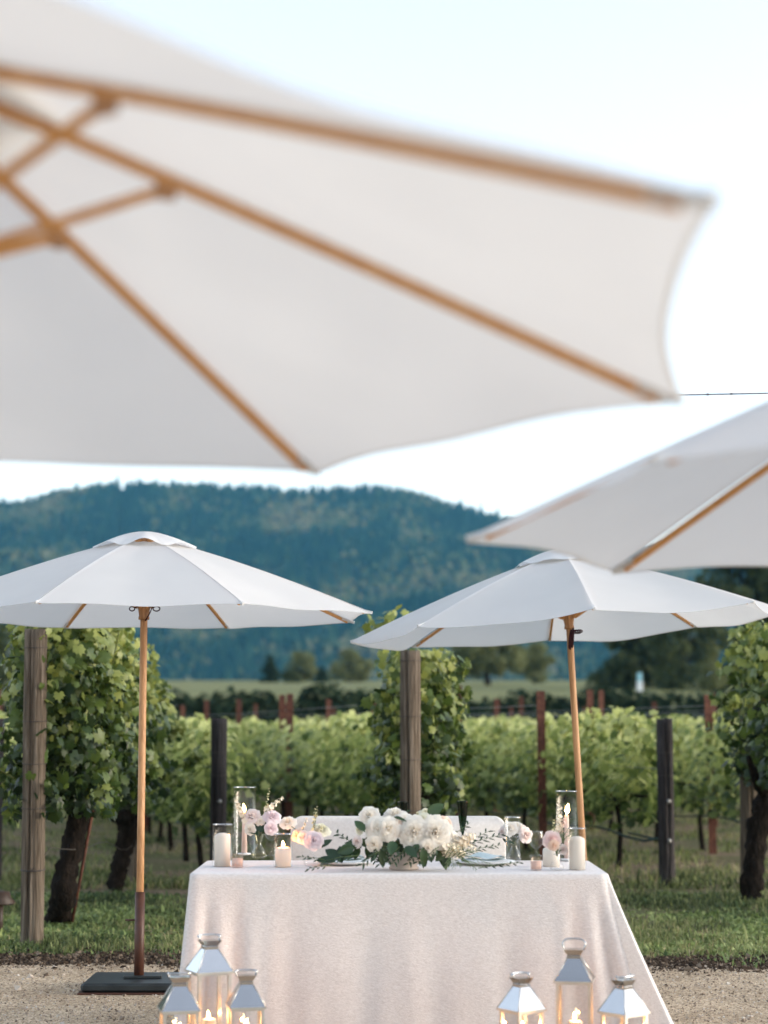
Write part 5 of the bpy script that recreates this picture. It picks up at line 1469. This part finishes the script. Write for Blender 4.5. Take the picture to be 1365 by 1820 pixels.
# right bud vases
p3 = tpt(914, 1531)
bud_vase('clear waisted bud vase with white and blush ranunculus', p3, [(0, 0.002), (0.028, 0.002), (0.034, 0.018), (0.024, 0.045), (0.013, 0.066), (0.020, 0.095), (0.026, 0.112)])
Y = p3.y
bouquet('white and blush ranunculus posy in the clear waisted vase', p3 + Vector((0, 0, 0.02)), p3 + Vector((0, 0, 0.09)),
        [('garden', 'white', 905, 1473, Y - 0.03, 15, (-0.2, -0.8, 0.6)), ('garden', 'blush', 893, 1479, Y - 0.03, 10, (-0.6, -0.7, 0.3)), ('ranunculus', 'white', 918, 1470, Y, 13, (0.1, -0.7, 0.7)), ('rose', 'blush', 935, 1484, Y - 0.02, 14, (0.5, -0.8, 0.1)), ('ranunculus', 'blush', 928, 1474, Y, 11, (0.4, -0.7, 0.5))],
        [('white', 905, 1468, 898, 1455, Y, 8, 0.012, 0.011)], [(903, 1500, 898, 1488, Y - 0.04, 0.35, 'dark_leaf', 0.0), (914, 1500, 908, 1486, Y - 0.04, 0.4, 'dark_leaf', 0.4)])
p4 = tpt(990, 1547)
bud_vase('small clear bud vase holding one pink rose on a curved stem', p4, [(0, 0.002), (0.026, 0.002), (0.032, 0.014), (0.022, 0.034), (0.010, 0.046), (0.010, 0.062), (0.014, 0.068)])
Y = p4.y
bouquet('pink rose with white stock and feathery green in the small vase', p4 + Vector((0, 0, 0.02)), p4 + Vector((0, 0, 0.06)),
        [('garden', 'pink', 981, 1493, Y - 0.03, 16, (-0.2, -1, 0.2)), ('rose', 'peach', 984, 1503, Y - 0.05, 10, (-0.1, -1, -0.3)), ('rose', 'blush', 1001, 1510, Y + 0.03, 9, (0.3, -0.9, 0))],
        [('white', 992, 1482, 996, 1432, Y + 0.02, 20, 0.014, 0.014), ('cream', 984, 1480, 984, 1458, Y, 6, 0.006, 0.009), ('blush', 996, 1478, 1003, 1455, Y + 0.02, 10, 0.010, 0.012)],
        [], [(996, 1500, 1012, 1470, Y - 0.03, 14, 0.018, 0.10, 'sage_leaf', 0.8), (996, 1498, 1000, 1466, Y - 0.03, 14, 0.018, 0.10, 'sage_leaf', 0.9), (995, 1500, 1020, 1480, Y - 0.03, 12, 0.018, 0.10, 'sage_leaf', 0.8), (992, 1512, 1000, 1488, Y - 0.03, 8, 0.012, 0.2, 'sage_leaf', 0.5)])

# ------------------------------------------------------------------ lanterns on the gravel
def lantern(label, px, py_eave, Y, w, h_roof, rz, cand_h, flip=1, ring=0.0, seed=0):
    """polished steel hurricane lantern; px,py_eave mark the middle of its eave"""
    e = at(px, py_eave, Y)
    ez = e.z
    t = thing('lantern', label, 'lantern', (e.x, e.y, 0.0085), rz)
    ez -= 0.0085
    hw_ = w / 2
    bw = hw_ * 0.90
    MB().box((0, 0, 0.020), (w, w, 0.022), 0, 0.004).build('base_plate', M['lantern_frame'], t)
    for sx in (-1, 1):
        for sy in (-1, 1):
            MB().box((sx * (hw_ - 0.014), sy * (hw_ - 0.014), 0.0045), (0.016, 0.016, 0.009), 0).build('foot', M['steel'], t)
            MB().box((sx * (bw - 0.006), sy * (bw - 0.006), (0.031 + ez - 0.010) / 2), (0.012, 0.012, ez - 0.010 - 0.031), 0).build('corner_post', M['lantern_frame'], t)
    for k in range(4):
        a = k * math.pi / 2
        g = MB().box((0, -bw + 0.004, (0.033 + ez - 0.012) / 2), (2 * bw - 0.026, 0.002, ez - 0.012 - 0.033)).build('pane', M['pane'], t)
        g.rotation_euler = (0, 0, a)
        f = MB().box((0, -bw + 0.006, ez - 0.004), (2 * bw, 0.013, 0.012)).build('top_rail', M['lantern_frame'], t); f.rotation_euler = (0, 0, a)
        n0, n1, rt = hw_, hw_ * 0.36, ez + 0.003
        rp = MB().add([(-n0, -n0, rt), (n0, -n0, rt), (n1, -n1, rt + h_roof), (-n1, -n1, rt + h_roof), (-n0 + .002, -n0 + .003, rt - 0.002), (n0 - .002, -n0 + .003, rt - 0.002), (n1, -n1 + 0.003, rt + h_roof - 0.003), (-n1, -n1 + .003, rt + h_roof - 0.003)],
                      [(0, 1, 2, 3), (7, 6, 5, 4), (0, 4, 5, 1), (2, 6, 7, 3)], False).build('roof_panel', M['steel'], t)
        rp.rotation_euler = (0, 0, a)
        hp = MB().tube([(-n0, -n0, rt), (-n1, -n1, rt + h_roof)], 0.0022, 6).build('hip_edge', M['lantern_frame'], rp)
        lp = MB().box((0, -n0 + 0.001, rt - 0.003), (2 * n0, 0.004, 0.008)).build('eave_lip', M['lantern_frame'], rp)
    zc = ez + 0.003 + h_roof
    q = hw_ * 0.40
    # neck, flared cap and carrying hoop
    MB().box((0, 0, zc + 0.004), (2 * q * 0.9, 2 * q * 0.9, 0.012)).build('neck', M['steel'], t)
    cap = MB().add([(-q * .8, -q * .8, zc + .010), (q * .8, -q * .8, zc + .010), (q * .8, q * .8, zc + .010), (-q * .8, q * .8, zc + .010),
                    (-q * 1.35, -q * 1.1, zc + .034), (q * 1.35, -q * 1.1, zc + .034), (q * 1.35, q * 1.1, zc + .034), (-q * 1.35, q * 1.1, zc + .034), (0, 0, zc + .030)],
                   [(0, 1, 5, 4), (1, 2, 6, 5), (2, 3, 7, 6), (3, 0, 4, 7), (4, 5, 8), (5, 6, 8), (6, 7, 8), (7, 4, 8), (3, 2, 1, 0)], False).build('cap', M['steel'], t)
    for s in (-1, 1):
        MB().tube([(s * q * 1.3, 0, zc + .030), (s * q * 1.42, 0, zc + .042), (s * q * 1.42, 0, zc + .052)], 0.0035, 8).build('handle_lug', M['steel'], cap)
    n_ = 16
    L_ = q * 1.0
    hoop = []
    for i in range(n_ + 1):
        a = math.pi * i / n_
        x = math.copysign(abs(math.cos(a)) ** 0.6, math.cos(a)) * q * 1.5; r_ = math.sin(a) ** 0.6 * L_
        hoop.append((x, flip * r_ * math.cos(ring), zc + .044 + r_ * math.sin(ring)))
    MB().tube(hoop, 0.0036, 8).build('handle', M['steel'], t)
    lab = label.split(' ', 1)[1]
    candle('pillar_candle', 'lit pillar candle in the ' + lab, Vector((e.x, e.y, 0.0085 + 0.0315)), 0.030 if w < 0.17 else 0.034, cand_h, M['wax'], True, False, 2.3, fh=0.026 + 0.010 * ((px * 7) % 10) / 10)
    return t
lantern('tall steel lantern behind two short ones near the umbrella base', 372, 1726, 7.42, 0.150, 0.083, R_(25), 0.205, 1, 0.25)
lantern('short polished steel lantern beside the black umbrella base', 318, 1794, 7.22, 0.148, 0.085, R_(13), 0.190, -1, 0.15)
lantern('short steel lantern between the left tall one and the cloth middle', 437, 1788, 7.26, 0.140, 0.080, R_(10), 0.195, 1, 0.15)
lantern('short steel lantern between the right tall one and the cloth middle', 927, 1794, 7.24, 0.134, 0.082, R_(34), 0.190, 1, 0.15)
lantern('tall steel lantern with its hoop upright near the flared cloth corner', 1021, 1742, 7.46, 0.150, 0.083, R_(-10), 0.190, 1, 1.3)
lantern('short polished steel lantern in front of the flared cloth corner', 1109, 1799, 7.18, 0.140, 0.084, R_(41), 0.178, -1, 0.12)
